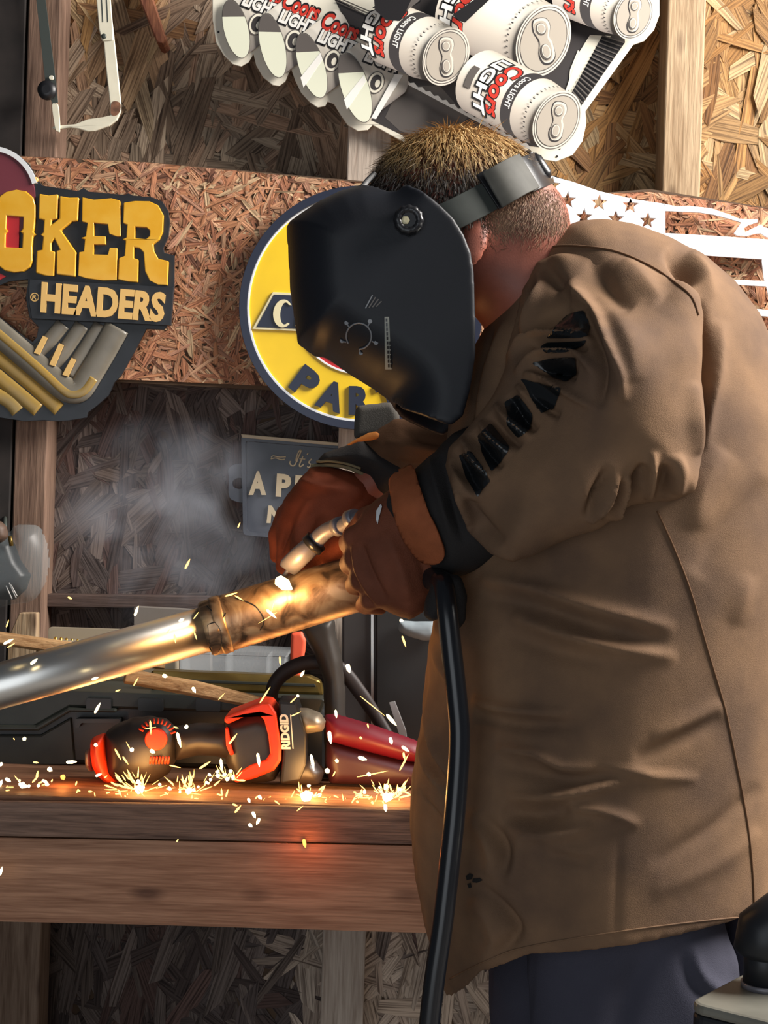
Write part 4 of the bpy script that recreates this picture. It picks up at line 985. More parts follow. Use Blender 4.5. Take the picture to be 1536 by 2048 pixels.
# body: one continuous skin, from head to feet
V = lambda x, y, Y: tuple(P(x, y, Y))
s = Vol((-0.10, 1.72, 0.06), (0.62, 2.46, 1.92), 0.0065)
s.cap(V(1190, 680, 1.92), V(1190, 680, 2.16), 0.065)
s.cap(V(1170, 680, YM), V(1240, 1250, YM), 0.12, 0.14, 0.05)
s.ell(V(1180, 1450, YM), (0.17, 0.15, 0.24), 0, 0.05)
s.ell(V(1250, 1720, YM), (0.15, 0.15, 0.13), 0, 0.05)
s.cap(V(975, 505, YM - .02), V(1120, 640, YM), 0.068, 0.085, 0.03)
s.ell(V(908, 434, 2.0), (0.118, 0.081, 0.104), 0.10, 0.02)
s.ell(V(1052, 452, 2.0), (0.058, 0.066, 0.062), 0, 0.03); s.ell(V(840, 520, 2.0), (0.055, 0.055, 0.07), 0.5, 0.04)
s.cap(V(778, 480, 2.0), V(757, 520, 2.0), 0.010, 0.016, 0.012)
s.cap(V(775, 566, 1.985), V(775, 566, 2.015), 0.008, 0.008, 0.01)
for q in (-1, 1): s.ell(V(945, 492, 2.0 + q * 0.079), (0.020, 0.008, 0.032), -0.3, 0.006)
for Ys, Ye, Yw, Yh, el, wr, hd_ in ((1.90, 1.83, 1.90, 1.95, (1235, 930), (930, 1010), (775, 1100)), (2.20, 2.30, 2.31, 2.29, (1075, 985), (800, 925), (660, 1030))):
    s.cap(V(1220, 700, Ys), V(*el, Ye), 0.050, 0.042, 0.03); s.cap(V(*el, Ye), V(*wr, Yw), 0.045, 0.031, 0.02); s.cap(V(*wr, Yw), V(*hd_, Yh), 0.033, 0.028, 0.015)
for Yl, dx in ((1.95, 0), (2.13, -70)):
    s.cap(V(1250 + dx, 1780, Yl), V(1225 + dx, 2380, Yl), 0.09, 0.062, 0.04); s.cap(V(1225 + dx, 2380, Yl), V(1260 + dx, 2960, Yl), 0.06, 0.042, 0.02)
s.skin(3); body_vol = s; body = vmesh('body', s, m_skin, man)

# trousers
s = Vol((0.05, 1.78, 0.07), (0.62, 2.30, 0.98), 0.0065)
def legpoly(dx): return [(1040 + dx, 1700), (1400 + dx, 1690), (1440 + dx, 1850), (1480 + dx, 2000), (1490 + dx, 2100), (1440 + dx, 2400), (1410 + dx, 2700), (1400 + dx, 2960), (1190 + dx, 2965), (1150 + dx, 2700), (1110 + dx, 2450), (1060 + dx, 2150), (1046 + dx, 2000)]
s.inflate(legpoly(10), 1.95, 0.105, 0.09, open_edges=(0, 7)); s.inflate(legpoly(-70), 2.13, 0.105, 0.09, open_edges=(0, 7), k=0.02)
s.inflate([(1380, 1700), (1570, 1700), (1580, 2060), (1480, 2300), (1400, 2100)], 2.10, 0.13, 0.06, k=0.0)
s.skin(2)
folds(s, [([(1300, 1890), (1270, 1960), (1240, 2048), (1220, 2140)], 26, -7), ([(1380, 1885), (1400, 1950), (1440, 1985), (1480, 1990)], 14, 5), ([(1360, 1890), (1390, 1970), (1440, 2010)], 14, -5), ([(1460, 1880), (1475, 1960)], 8, 4)])
relax(s, 1); trs = vmesh('trousers', s, m_navyt, man)
# boots
for Yl, dx in ((1.95, 10), (2.13, -70)):
    s = Vol((-0.05, Yl - 0.09, -0.005), (0.60, Yl + 0.09, 0.22), 0.006)
    a = P(1290 + dx, 2950, Yl)
    s.cap((a.x, Yl, 0.16), (a.x, Yl, 0.06), 0.055, 0.050); s.cap((a.x, Yl, 0.055), (a.x - 0.17, Yl, 0.045), 0.052, 0.046, 0.03)
    s.f = np.maximum(s.f, 0.012 - s.z); s.skin(2); bo = vmesh('boot', s, m_boot, man)
    mesh('boot_sole', *join_data([box_data((a.x - 0.215, Yl - 0.05, 0.0), (a.x + 0.058, Yl + 0.05, 0.0135))]), m_rub, bo, bevel=0.008)

# jacket body
TJ = [(1120, 458), (1150, 446), (1200, 442), (1260, 452), (1330, 478), (1400, 515), (1460, 565), (1510, 630), (1545, 710), (1580, 820), (1600, 950), (1600, 1150), (1585, 1350), (1565, 1600), (1550, 1772),
      (1500, 1772), (1420, 1773), (1332, 1780), (1180, 1800), (1031, 1828), (950, 1880), (888, 1985),
      (870, 1930), (850, 1860), (828, 1750), (818, 1640), (822, 1560), (838, 1460), (848, 1390), (853, 1310), (870, 1220), (888, 1130), (900, 1000), (890, 900), (900, 800), (948, 690), (1008, 590), (1072, 500)]
s = Vol((0.0, 1.77, 0.60), (0.60, 2.29, 1.78), 0.0045)
s.inflate(TJ, YM, 0.228, 0.27, open_edges=tuple(range(14, 21)))
s.skin(4)
q1 = lambda pts: [(800 + x / 2.087, 1100 + y / 2.087) for x, y in pts]
folds(s, [(q1([(330, 120), (560, 160), (800, 240), (1150, 330)]), 15, 10), (q1([(330, 190), (560, 235), (800, 310), (1120, 390)]), 17, -8),
          (q1([(460, 270), (640, 340), (900, 410), (1160, 450)]), 14, 9), (q1([(420, 340), (640, 420), (900, 480)]), 20, -6),
          (q1([(300, 620), (420, 660), (720, 690)]), 10, 8), (q1([(310, 690), (500, 730), (760, 730)]), 16, -8),
          (q1([(400, 825), (560, 850), (680, 910), (830, 912)]), 10, 9), (q1([(390, 890), (560, 930), (720, 960), (960, 930)]), 20, -9),
          (q1([(820, 912), (980, 925), (1060, 945), (1250, 955)]), 9, 6), (q1([(1340, 690), (1220, 760), (1080, 830), (980, 870)]), 14, -6), (q1([(1350, 640), (1200, 720), (1050, 790)]), 16, 4),
          (q1([(430, 1030), (640, 1030), (850, 985), (960, 945)]), 10, 9), (q1([(420, 1090), (560, 1110), (720, 1090)]), 22, -11), (q1([(690, 1075), (850, 1090), (1000, 1150)]), 9, 8),
          (q1([(430, 1150), (560, 1190), (700, 1180), (800, 1140)]), 14, 8), (q1([(620, 1260), (800, 1310)]), 12, -4), (q1([(600, 1230), (800, 1275)]), 10, 4),
          (q1([(330, 1110), (410, 1200), (440, 1280), (430, 1360)]), 14, -11), (q1([(280, 1090), (360, 1200), (390, 1300), (360, 1360)]), 18, 7), (q1([(500, 1180), (490, 1300), (450, 1400)]), 20, 6),
          (q1([(310, 1390), (400, 1470), (480, 1570), (470, 1620), (400, 1700)]), 13, -11), (q1([(300, 1450), (380, 1550), (400, 1640), (330, 1720)]), 22, 7),
          (q1([(110, 560), (120, 700), (160, 850), (230, 960)]), 10, 9), (q1([(80, 640), (100, 800), (160, 940), (220, 1010)]), 8, -8), (q1([(70, 760), (110, 900), (190, 1010)]), 8, 7), (q1([(60, 1000), (130, 1100), (200, 1180)]), 10, -7), (q1([(130, 380), (170, 480), (230, 570)]), 9, 6),
          ([(1400, 600), (1402, 700), (1396, 800), (1393, 900)], 11, -20), ([(1440, 640), (1432, 740), (1412, 830), (1405, 900)], 16, 9), ([(1335, 500), (1365, 535), (1388, 572)], 16, -14), ([(1375, 505), (1405, 545), (1425, 600)], 16, 7),
          ([(1450, 900), (1400, 980), (1390, 1060)], 30, 6), ([(1536, 960), (1450, 1060), (1390, 1150)], 26, -5), ([(1500, 1150), (1470, 1250)], 24, 4),
          ([(1010, 640), (975, 760), (955, 860)], 8, 7), ([(1030, 650), (1000, 780), (975, 880)], 8, -6), ([(990, 640), (955, 770), (940, 850)], 6, -5),
          ([(1300, 1730), (1420, 1660), (1520, 1570)], 18, -4), ([(1300, 1790), (1430, 1730), (1520, 1660)], 20, 3),
          ([(1240, 1660), (1230, 1900)], 7, -2)])
relax(s, 1); jk = s; jacket = vmesh('jacket', s, m_duck, man)
m_hole = mat('charred hole', (0.012, 0.010, 0.009), 0.9)

# near sleeve
SP = [(1085, 492), (1120, 484), (1180, 486), (1250, 500), (1310, 530), (1365, 565), (1393, 592), (1402, 640), (1392, 700), (1388, 760), (1393, 850), (1387, 920), (1372, 985), (1330, 1004), (1290, 1006), (1255, 1012), (1215, 1036), (1185, 1060), (1150, 1069), (1110, 1086), (1060, 1112), (1020, 1121), (985, 1105), (945, 1065), (912, 1000), (892, 930), (900, 890), (940, 850), (968, 815), (990, 785), (1012, 735), (1022, 680), (1040, 620), (1055, 560)]
cp = [(1150, 490, 1.93), (1300, 525, 1.89), (1395, 595, 1.84), (1395, 750, 1.815), (1390, 900, 1.81), (1372, 985, 1.80), (1200, 1040, 1.80), (1050, 1110, 1.82), (930, 1000, 1.875), (910, 900, 1.885), (990, 785, 1.875), (1040, 620, 1.92), (1085, 495, 1.97), (1220, 760, 1.81)]
cw = np.array([(P(a, b, 1.85).x, P(a, b, 1.85).z, c) for a, b, c in cp])
def yc_sl(X, Z):
    w = 1 / ((X[..., None] - cw[:, 0]) ** 2 + (Z[..., None] - cw[:, 1]) ** 2 + 2e-4) ** 1.5 if X.ndim == Z.ndim == 2 and X.shape == Z.shape else None
    if w is None:
        Xb, Zb = np.broadcast_arrays(X, Z); w = 1 / ((Xb[..., None] - cw[:, 0]) ** 2 + (Zb[..., None] - cw[:, 1]) ** 2 + 2e-4) ** 1.5
    return ((w * cw[:, 2]).sum(-1) / w.sum(-1)).astype(np.float32)
s = Vol((0.04, 1.62, 1.24), (0.46, 2.02, 1.74), 0.0035)
s.inflate(SP, 1.85, 0.098, 0.12, yc=yc_sl, open_edges=(23, 24))
s.skin(4)
q5 = lambda pts: [(880 + x / 2.341, 380 + y / 2.341) for x, y in pts]
folds(s, [(q5([(560, 440), (640, 500), (720, 580), (780, 720), (840, 880), (850, 1000)]), 11, 13), (q5([(690, 560), (740, 720), (760, 900), (740, 1020)]), 13, -12), (q5([(800, 560), (880, 720), (900, 900)]), 26, 5),
          (q5([(310, 790), (420, 700), (560, 690), (710, 690)]), 7, 12), (q5([(400, 700), (500, 620), (620, 560)]), 9, -8), (q5([(430, 730), (560, 735), (690, 740)]), 9, -11),
          (q5([(350, 860), (450, 790), (560, 770), (650, 770), (720, 860)]), 7, 12), (q5([(450, 840), (560, 850), (640, 870)]), 13, -12),
          (q5([(390, 860), (500, 890), (600, 950), (720, 1020)]), 7, 11), (q5([(400, 960), (480, 1020), (560, 1060)]), 10, -11),
          (q5([(360, 910), (440, 1000), (540, 1080)]), 7, 9), (q5([(320, 960), (380, 1060), (450, 1130)]), 9, -11), (q5([(260, 1000), (330, 1090), (430, 1160)]), 7, 10),
          (q5([(230, 1050), (300, 1140), (380, 1200)]), 9, -11), (q5([(190, 1080), (250, 1170), (330, 1240)]), 7, 10), (q5([(150, 1130), (220, 1230), (290, 1300)]), 9, -10), (q5([(100, 1160), (170, 1270), (250, 1360)]), 7, 10), (q5([(70, 1210), (130, 1330), (200, 1420)]), 10, -8), (q5([(45, 1240), (100, 1380), (170, 1470)]), 8, 7),
          (q5([(790, 1300), (730, 1420), (690, 1540)]), 9, -16), (q5([(840, 1330), (780, 1440), (700, 1560)]), 6, 12), (q5([(860, 1360), (820, 1460), (760, 1540)]), 6, -12), (q5([(890, 1340), (850, 1450), (800, 1550)]), 6, 12),
          (q5([(960, 1280), (910, 1400), (850, 1510)]), 10, -16), (q5([(1000, 1220), (995, 1330), (975, 1450)]), 9, 12), (q5([(1050, 1280), (1050, 1380), (1020, 1460)]), 10, -12), (q5([(1100, 1240), (1120, 1330), (1110, 1430)]), 14, 8),
          (q5([(600, 420), (640, 480), (700, 540)]), 20, 5), (q5([(480, 340), (560, 440), (640, 520)]), 14, -7), (q5([(700, 330), (800, 470), (900, 560)]), 20, -6), (q5([(860, 320), (960, 440), (1040, 520)]), 20, 5), (q5([(430, 400), (360, 600), (320, 760)]), 9, -8), (q5([(480, 420), (420, 560), (380, 680)]), 9, 7),
          (q5([(60, 1330), (130, 1560), (240, 1680), (380, 1735)]), 9, 8), (q5([(110, 1380), (180, 1540), (300, 1650)]), 12, -7), (q5([(1190, 900), (1195, 1100), (1205, 1240)]), 14, 7)])
relax(s, 1); sl = s; sleeve = vmesh('sleeve', s, m_duck, jacket)

t_sl, t_jk = bvh_of(sl), bvh_of(jk, sl)
seam('seam', [(1087, 506), (1106, 494), (1160, 493), (1230, 503), (1298, 531), (1348, 564), (1382, 594), (1396, 630)], t_jk, 0.0016, m_seam, jacket)
seam('seam', [(1314, 1022), (1345, 1090), (1380, 1180), (1415, 1300), (1450, 1420), (1475, 1540), (1495, 1650), (1505, 1750), (1508, 1838)], t_jk, 0.0014, m_seam, jacket)
seam('seam', [(900, 1958), (980, 1918), (1060, 1892), (1230, 1864), (1400, 1842), (1500, 1832)], t_jk, 0.0010, m_duck, jacket)
for poly in ([(932, 1752), (940, 1746), (948, 1750), (944, 1758), (934, 1760)], [(946, 1757), (960, 1755), (966, 1760), (954, 1765), (945, 1764)], [(935, 1768), (942, 1765), (944, 1774), (938, 1776)]):
    patch('burn_hole', poly, t_jk, m_hole, jacket, 0.0008, 3)
for poly in ([(590, 590), (680, 560), (705, 640), (690, 690), (600, 690), (500, 690), (540, 650)], [(500, 710), (690, 705), (680, 725), (600, 755), (500, 760), (470, 735)], [(430, 810), (520, 785), (640, 780), (645, 860), (590, 905), (520, 880)], [(380, 885), (470, 900), (570, 935), (540, 1020), (480, 1050), (430, 990)], [(300, 1000), (370, 955), (440, 1060), (425, 1120), (370, 1160), (320, 1100)], [(180, 1150), (235, 1095), (325, 1210), (290, 1275), (240, 1325), (190, 1230)], [(90, 1240), (140, 1225), (240, 1360), (175, 1440), (115, 1350)]):
    patch('sleeve_print', q5(rounded(poly, 14, 3)), t_sl, m_gloss, sleeve, 0.002, 4)

# far sleeve, seen under the helmet
s = Vol((-0.08, 2.16, 1.25), (0.36, 2.44, 1.70), 0.005)
s.cap(V(1150, 660, 2.20), V(1080, 960, 2.29), 0.09, 0.08)
s.inflate([(726, 880), (752, 862), (790, 838), (830, 838), (900, 860), (1020, 880), (1060, 960), (1000, 1050), (880, 1010), (800, 985), (745, 960)], 2.30, 0.062, 0.06, k=0.03)
s.skin(3); folds(s, [([(770, 885), (830, 895), (890, 905)], 8, 5), ([(800, 860), (850, 880), (900, 885)], 8, -5), ([(760, 920), (830, 930), (900, 920)], 12, -5)])
fsl = vmesh('sleeve', s, m_duck_d, jacket)
puff('grey_flap', rounded([(712, 812), (786, 804), (800, 830), (798, 868), (706, 880)], 10), 2.345, 0.014, 0.008, mat('grey canvas', srgb(74, 70, 64), 0.85, bump=0.3, bscale=600), fsl)  # unidentified grey piece, shaped as a flap by the far sleeve

# gloves: palm, fingers and thumb in one skin, gauntlet and tab on top
def lo_hi(pts, Y0, Y1, pad=0.02):
    w = [P(x, y, (Y0 + Y1) / 2) for x, y in pts]
    return (min(p.x for p in w) - pad, Y0, min(p.z for p in w) - pad), (max(p.x for p in w) + pad, Y1, max(p.z for p in w) + pad)
GN = [(779, 980), (751, 1001), (725, 1025), (709, 1053), (696, 1080), (700, 1120), (712, 1160), (730, 1190), (755, 1212), (793, 1231), (821, 1239), (845, 1224), (860, 1198), (884, 1170), (905, 1140), (905, 1060), (850, 1000), (815, 960)]
s = Vol(*lo_hi([(660, 940), (930, 1260)], 1.84, 2.14), 0.003)
s.inflate(GN, 1.95, 0.052, 0.055)
for i, (kx, ky) in enumerate(((722, 1062), (722, 1104), (732, 1146), (752, 1186))):
    r = 0.0155 - 0.001 * i; y = ky
    s.cap(V(kx + 40, y, 1.93), V(kx - 12, y + 14, 1.945), r + .002, r, 0.010); s.cap(V(kx - 12, y + 14, 1.945), V(kx - 22, y + 24, 1.99), r, r * .95, 0.004); s.cap(V(kx - 22, y + 24, 1.99), V(kx + 8, y + 30, 2.03), r * .95, r * .8, 0.004)
s.cap(V(800, 1010, 1.98), V(735, 1040, 2.01), 0.019, 0.017, 0.012); s.cap(V(735, 1040, 2.01), V(704, 1072, 2.04), 0.017, 0.014, 0.006)
s.skin(2)
folds(s, [([(705, 1090), (720, 1150), (760, 1215)], 5, 4), ([(722, 1085), (738, 1140), (775, 1205)], 7, -5), ([(820, 1080), (850, 1140), (860, 1190)], 12, -4), ([(770, 1060), (800, 1130), (820, 1200)], 16, 4)])
relax(s, 1); gn = s; glove = vmesh('glove', s, m_leather2, man)
CN = [(768, 1010), (780, 982), (792, 962), (832, 938), (872, 902), (905, 868), (945, 850), (985, 900), (1000, 1010), (1015, 1110), (950, 1142), (900, 1158), (860, 1140), (815, 1095), (784, 1050)]
s = Vol(*lo_hi([(750, 840), (1030, 1180)], 1.80, 2.06), 0.003)
s.inflate(CN, 1.935, 0.078, 0.06); s.skin(3)
folds(s, [([(880, 905), (905, 1000), (930, 1090)], 9, -6), ([(860, 915), (880, 1000), (905, 1080)], 8, 5), ([(905, 885), (925, 980), (960, 1080)], 8, 5)])
relax(s, 1); cn = s; cuff = vmesh('gauntlet_cuff', s, m_gaunt, glove)
t_g = bvh_of(gn, cn)
tab = patch('strap_tab', smooth_line([(791, 962), (812, 951), (833, 944), (842, 975), (856, 1015), (875, 1050), (890, 1085), (893, 1104), (884, 1116), (868, 1119), (850, 1112), (830, 1090), (812, 1060), (798, 1015)], 3, True), t_g, m_tabl, glove, 0.006, 6)
md = tab.modifiers.new('thick', 'SOLIDIFY'); md.thickness = 0.005; md.offset = -1
pip = patch('piping', [(755, 1024), (764, 1010), (766, 1016), (760, 1036), (757, 1050), (754, 1042)], bvh_of(gn, cn), m_white, glove, 0.003, 4)

GF = [(622, 934), (599, 959), (568, 999), (556, 1034), (552, 1070), (560, 1100), (600, 1120), (680, 1120), (740, 1090), (772, 1020), (752, 985), (735, 957), (700, 943), (660, 933)]
s = Vol(*lo_hi([(520, 900), (800, 1200)], 2.16, 2.42), 0.003)
s.inflate(GF, 2.30, 0.05, 0.05)
for i, (kx, ky, ex, ey, Yf) in enumerate(((655, 1060, 622, 1128, 2.245), (620, 1060, 590, 1138, 2.262), (592, 1050, 568, 1132, 2.29), (575, 1040, 556, 1110, 2.32))):
    mx, my = kx - 16, (ky + ey) / 2 - 4
    s.cap(V(kx, ky - 10, Yf + .01), V(mx, my, Yf - .01), 0.0185, 0.017, 0.010); s.cap(V(mx, my, Yf - .01), V(ex, ey, Yf), 0.017, 0.0135, 0.004)
s.cap(V(720, 1040, 2.26), V(690, 1085, 2.235), 0.020, 0.017, 0.012); s.cap(V(690, 1085, 2.235), V(662, 1118, 2.235), 0.017, 0.013, 0.005)
s.skin(2)
folds(s, [([(585, 1045), (568, 1080), (562, 1115)], 6, -6), ([(600, 960), (640, 975), (700, 980)], 10, 5), ([(740, 985), (700, 1030), (680, 1080)], 10, -5), ([(620, 1000), (600, 1040), (585, 1090)], 9, 4)])
relax(s, 1); gf = s; glove2 = vmesh('glove', s, m_leather, man)
s = Vol(*lo_hi([(600, 840), (920, 1030)], 2.20, 2.40), 0.003)
s.inflate([(628, 928), (650, 906), (692, 892), (720, 880), (790, 900), (880, 930), (880, 1000), (800, 1005), (752, 985), (735, 955), (690, 934)], 2.30, 0.06, 0.05); s.skin(3)
cf = s; cuff2 = vmesh('gauntlet_cuff', s, m_gaunt, glove2)
tf = bvh_of(gf, cf)
seam('welt', [(624, 934), (650, 928), (690, 932), (722, 944), (736, 957)], tf, 0.0038, m_cordg, glove2, 0.001)
seam('welt', [(626, 926), (655, 921), (692, 926), (722, 936)], tf, 0.0022, m_cordg, glove2, 0.001)
puff('strap_tab', [(688, 892), (712, 878), (735, 866), (752, 862), (760, 868), (757, 877), (740, 882), (715, 884), (698, 892)], 2.232, 0.006, 0.006, m_taba, glove2, 0.002)

# hair: short strands rooted over the scalp
hc = P(908, 434, 2.0); hr = (0.118, 0.081, 0.104); tilt = 0.10
def scalp(u, v, k=1.0):                     # u around the side, v down from the crown, head axes tilted
    x, y, z = math.sin(v) * math.cos(u) * hr[0] * k, math.sin(v) * math.sin(u) * hr[1] * k, math.cos(v) * hr[2] * k
    c, sn = math.cos(tilt), math.sin(tilt)
    return Vector((hc.x + x * c - z * sn, hc.y + y, hc.z + x * sn + z * c))
def hair():
    rnd = random.Random(12); V, Fc, CO = [], [], []
    crown = P(900, 268, 2.0)
    n = 0
    while n < 11000:
        v = math.acos(1 - 1.45 * rnd.random()); u = rnd.uniform(0, 2 * math.pi)
        p = scalp(u, v, 1.0); x, y = [float(q[0]) for q in pxy(np.array([tuple(p)]))]
        nape = y > 392 and x > 965
        if nape and y > 400: continue
        if y > 485 or (x < 770 and y > 400): continue
        if y > 455 and rnd.random() < 0.6: continue
        n += 1
        nm = (p - hc); nm = Vector((nm.x / hr[0] ** 2, nm.y / hr[1] ** 2, nm.z / hr[2] ** 2)).normalized()
        out = (p - crown); out.y *= 1.3
        t = (out - nm * out.dot(nm)); t = t.normalized() if t.length > 1e-6 else Vector((1, 0, 0))
        t = (t + Vector((rnd.gauss(0, .3), rnd.gauss(0, .3), rnd.gauss(0, .3)))).normalized()
        top = max(0, min(1, (385 - y) / 80))
        L = (0.010 + 0.020 * top) * rnd.uniform(0.7, 1.3) if not nape else 0.007 * rnd.uniform(0.6, 1.2)
        lift = 0.55 + 0.25 * top
        w = rnd.uniform(0.0006, 0.0011); sd = t.cross(nm).normalized() * w; p0 = p + nm * 0.0005
        p1 = p0 + (t * 0.6 + nm * lift).normalized() * L * .55; p2 = p1 + (t + nm * 0.12 + Vector((0, 0, -0.15))).normalized() * L * .6
        k = len(V); V += [p0 - sd, p0 + sd, p1 - sd * .8, p1 + sd * .8, p2]
        Fc += [(k, k + 1, k + 3, k + 2), (k + 2, k + 3, k + 4)]
        gold = rnd.choice([(0.44, 0.26, 0.10), (0.56, 0.36, 0.15), (0.34, 0.19, 0.08), (0.66, 0.46, 0.22)]); dark = rnd.choice([(0.06, 0.045, 0.035), (0.10, 0.08, 0.065), (0.30, 0.26, 0.23), (0.05, 0.035, 0.03)])
        nap = rnd.choice([(0.24, 0.14, 0.09), (0.18, 0.11, 0.07), (0.30, 0.20, 0.15)])
        c = nap if nape else lerp(dark, gold, max(0, min(1, (352 - y) / 45 + rnd.gauss(0, .2))))  # golden towards the top: light on the hair put into strand colour
        CO += [c] * 5
    # cropped hair down the back of the head, thinning towards the collar
    tb = bvh_of(body_vol); m = 0
    while m < 8500:
        x, y = rnd.uniform(960, 1150), rnd.uniform(376, 500); m += 1
        edge = 470 - (1140 - x) * 0.05 + rnd.gauss(0, 12)
        if y > edge and rnd.random() < 0.93: continue
        h = onto(tb, x, y, 0.0)
        if h is None or h.y > 2.03: continue
        for yy in (h.y, 4.0 - h.y):
            p = Vector((h.x, yy, h.z)); nm = (p - Vector((hc.x + .05, 2.0, hc.z))).normalized()
            t = Vector((0.35, 0, -1)) + Vector((rnd.gauss(0, .5), rnd.gauss(0, .5), rnd.gauss(0, .3))); t = (t - nm * t.dot(nm)).normalized()
            L = rnd.uniform(0.004, 0.009); sd = t.cross(nm).normalized() * 0.00045; p1 = p + (t + nm * 0.35).normalized() * L
            k = len(V); V += [p - sd, p + sd, p1]; Fc.append((k, k + 1, k + 2))
            c = rnd.choice([(0.22, 0.13, 0.08), (0.16, 0.09, 0.06), (0.30, 0.18, 0.11)]); CO += [c] * 3
    me = bpy.data.meshes.new('hair'); me.from_pydata(V, [], Fc); me.update()
    at = me.color_attributes.new('Col', 'FLOAT_COLOR', 'POINT')
    at.data.foreach_set('color', np.c_[np.array(CO, np.float32), np.ones(len(CO))].astype(np.float32).ravel())
    return stuff(link('hair', me, attr_mat('short brown hair', 0.55, 0.15), man))
hair()
for q in (-1, 1):                           # eyes behind the lens
    e = scalp(math.pi, 1.72, 0.97); e.y += q * 0.032
    sphere = bmesh.new(); bmesh.ops.create_uvsphere(sphere, u_segments=12, v_segments=8, radius=0.012, matrix=Matrix.Translation(e))
    me = bpy.data.meshes.new('eye'); sphere.to_mesh(me); sphere.free(); link('eye', me, mat('eye white', (0.8, 0.78, 0.75), 0.2), man, True)

# ------------------------------------------------------------------ welding helmet
m_shell = mat('black helmet plastic', srgb(27, 29, 35), 0.5, spec=0.35, var=0.12, scale=8, bump=0.06, bscale=300)
m_shell2 = mat('black satin plastic', (0.012, 0.012, 0.014), 0.3)
m_band = mat('grey-green band', srgb(62, 66, 62), 0.5, var=0.15, scale=30)
m_band2 = mat('worn grey buckle', srgb(78, 77, 72), 0.65, spec=0.25, var=0.15, scale=40)
HP = [(573, 460), (579, 451), (601, 435), (637, 411), (679, 390), (721, 378), (765, 374.6), (799, 398), (835, 420), (869, 447), (897, 474), (916.5, 504.5), (930, 538), (936, 575), (937, 615), (939, 662), (939, 729), (929, 795), (916, 844), (893, 862), (864, 852), (803, 827), (780, 803), (748, 779), (699, 749), (651, 715), (626, 711), (609, 698), (595, 688), (589, 642), (581, 589), (577, 517)]
YHm = 2.0
hm = thing('welding_helmet', P(760, 850, YHm), 'black flip-down welding helmet with side knob and headband on the bent head', 'helmet')
s = Vol(*lo_hi([(560, 350), (965, 870)], YHm - 0.16, YHm + 0.16), 0.003)
rear = tuple(range(6, 22))
o_ = s.inflated(HP, YHm, 0.135, 0.075, open_edges=rear)
i_ = s.inflated(HP, YHm, 0.127, 0.083, open_edges=rear)
inn = s.inflated([(x, y) for x, y in HP[:6]] + [(760, 300), (1100, 300), (1100, 950), (790, 950)] + HP[22:], YHm, 0.127, 0.085, open_edges=(5, 6, 7, 8, 9))
s.f = np.maximum(o_, -(inn + 0.009)); s.skin(3); hs = s
shell = vmesh('shell', s, m_shell, hm)
t_h = bvh_of(hs)
kx, ky = 817, 443; kY = YHm - 0.135
lathe_y('pivot_knob', kx, ky, [(0.0185, kY + 0.002), (0.0185, kY - 0.010), (0.016, kY - 0.014), (0.010, kY - 0.0145), (0.009, kY - 0.010)], m_shell2, hm, 48, True, 12, 0.04)
lathe_y('knob_washer', kx - 6, ky - 2, [(0.0055, kY - 0.009), (0.0055, kY - 0.0125), (0.0024, kY - 0.0128)], m_cream, hm, 6)
arc = [P(kx + 25 * math.cos(a), ky + 25 * math.sin(a), kY - 0.011) for a in np.linspace(-1.5, 0.9, 14)]
tube('knob_arc', arc, 0.0016, m_band2, hm, 6)  # pale arc set along the knob's edge
m_mark = mat('grey moulded mark', srgb(132, 134, 138), 0.4)
seam('moulded_ring', [(718 + 25 * math.cos(a), 672 + 26 * math.sin(a)) for a in np.linspace(-3.7, 1.5, 16)], t_h, 0.0011, m_mark, shell)
for a, b in (((699, 654), (693, 646)), ((735, 655), (740, 643)), ((744, 682), (752, 686)), ((693, 684), (684, 682)), ((719, 698), (722, 706))):
    seam('ring_peg', [a, ((a[0] + b[0]) / 2, (a[1] + b[1]) / 2), b], t_h, 0.0010, m_mark, shell)
    c = onto(t_h, b[0], b[1], 0.0005)
    if c: lathe_y('ring_peg_end', b[0], b[1], [(0.0028, c.y + 0.001), (0.0028, c.y - 0.001)], m_mark, shell, 8)
m_stk = mat('grey sticker', srgb(150, 150, 140), 0.5)
patch('warning_sticker', [(769, 634), (778, 634), (784, 738), (771, 738)], t_h, m_stk, shell, 0.0010, 5)
for k in range(11):
    x0 = 773.5 + k * 0.55; y0 = 637 + k * 9
    patch('sticker_print', [(x0 - 2.2, y0), (x0 + 1, y0), (x0 + 1.2, y0 + 6.5), (x0 - 2, y0 + 6.5)], t_h, m_shell2, shell, 0.0014, 3)
    if k > 4: patch('sticker_print', [(x0 + 2.4, y0), (x0 + 5, y0), (x0 + 5.2, y0 + 7), (x0 + 2.6, y0 + 7)], t_h, m_shell2, shell, 0.0014, 3)
for k in range(4):
    patch('moulded_text', [(730 + k * 7, 612 - k * 1 + 4), (744 + k * 6, 590 + k * 4), (746 + k * 6, 591 + k * 4), (732 + k * 7, 613 + 4 - k)], t_h, m_mark if k == 0 else m_ink2, shell, 0.0009, 4)
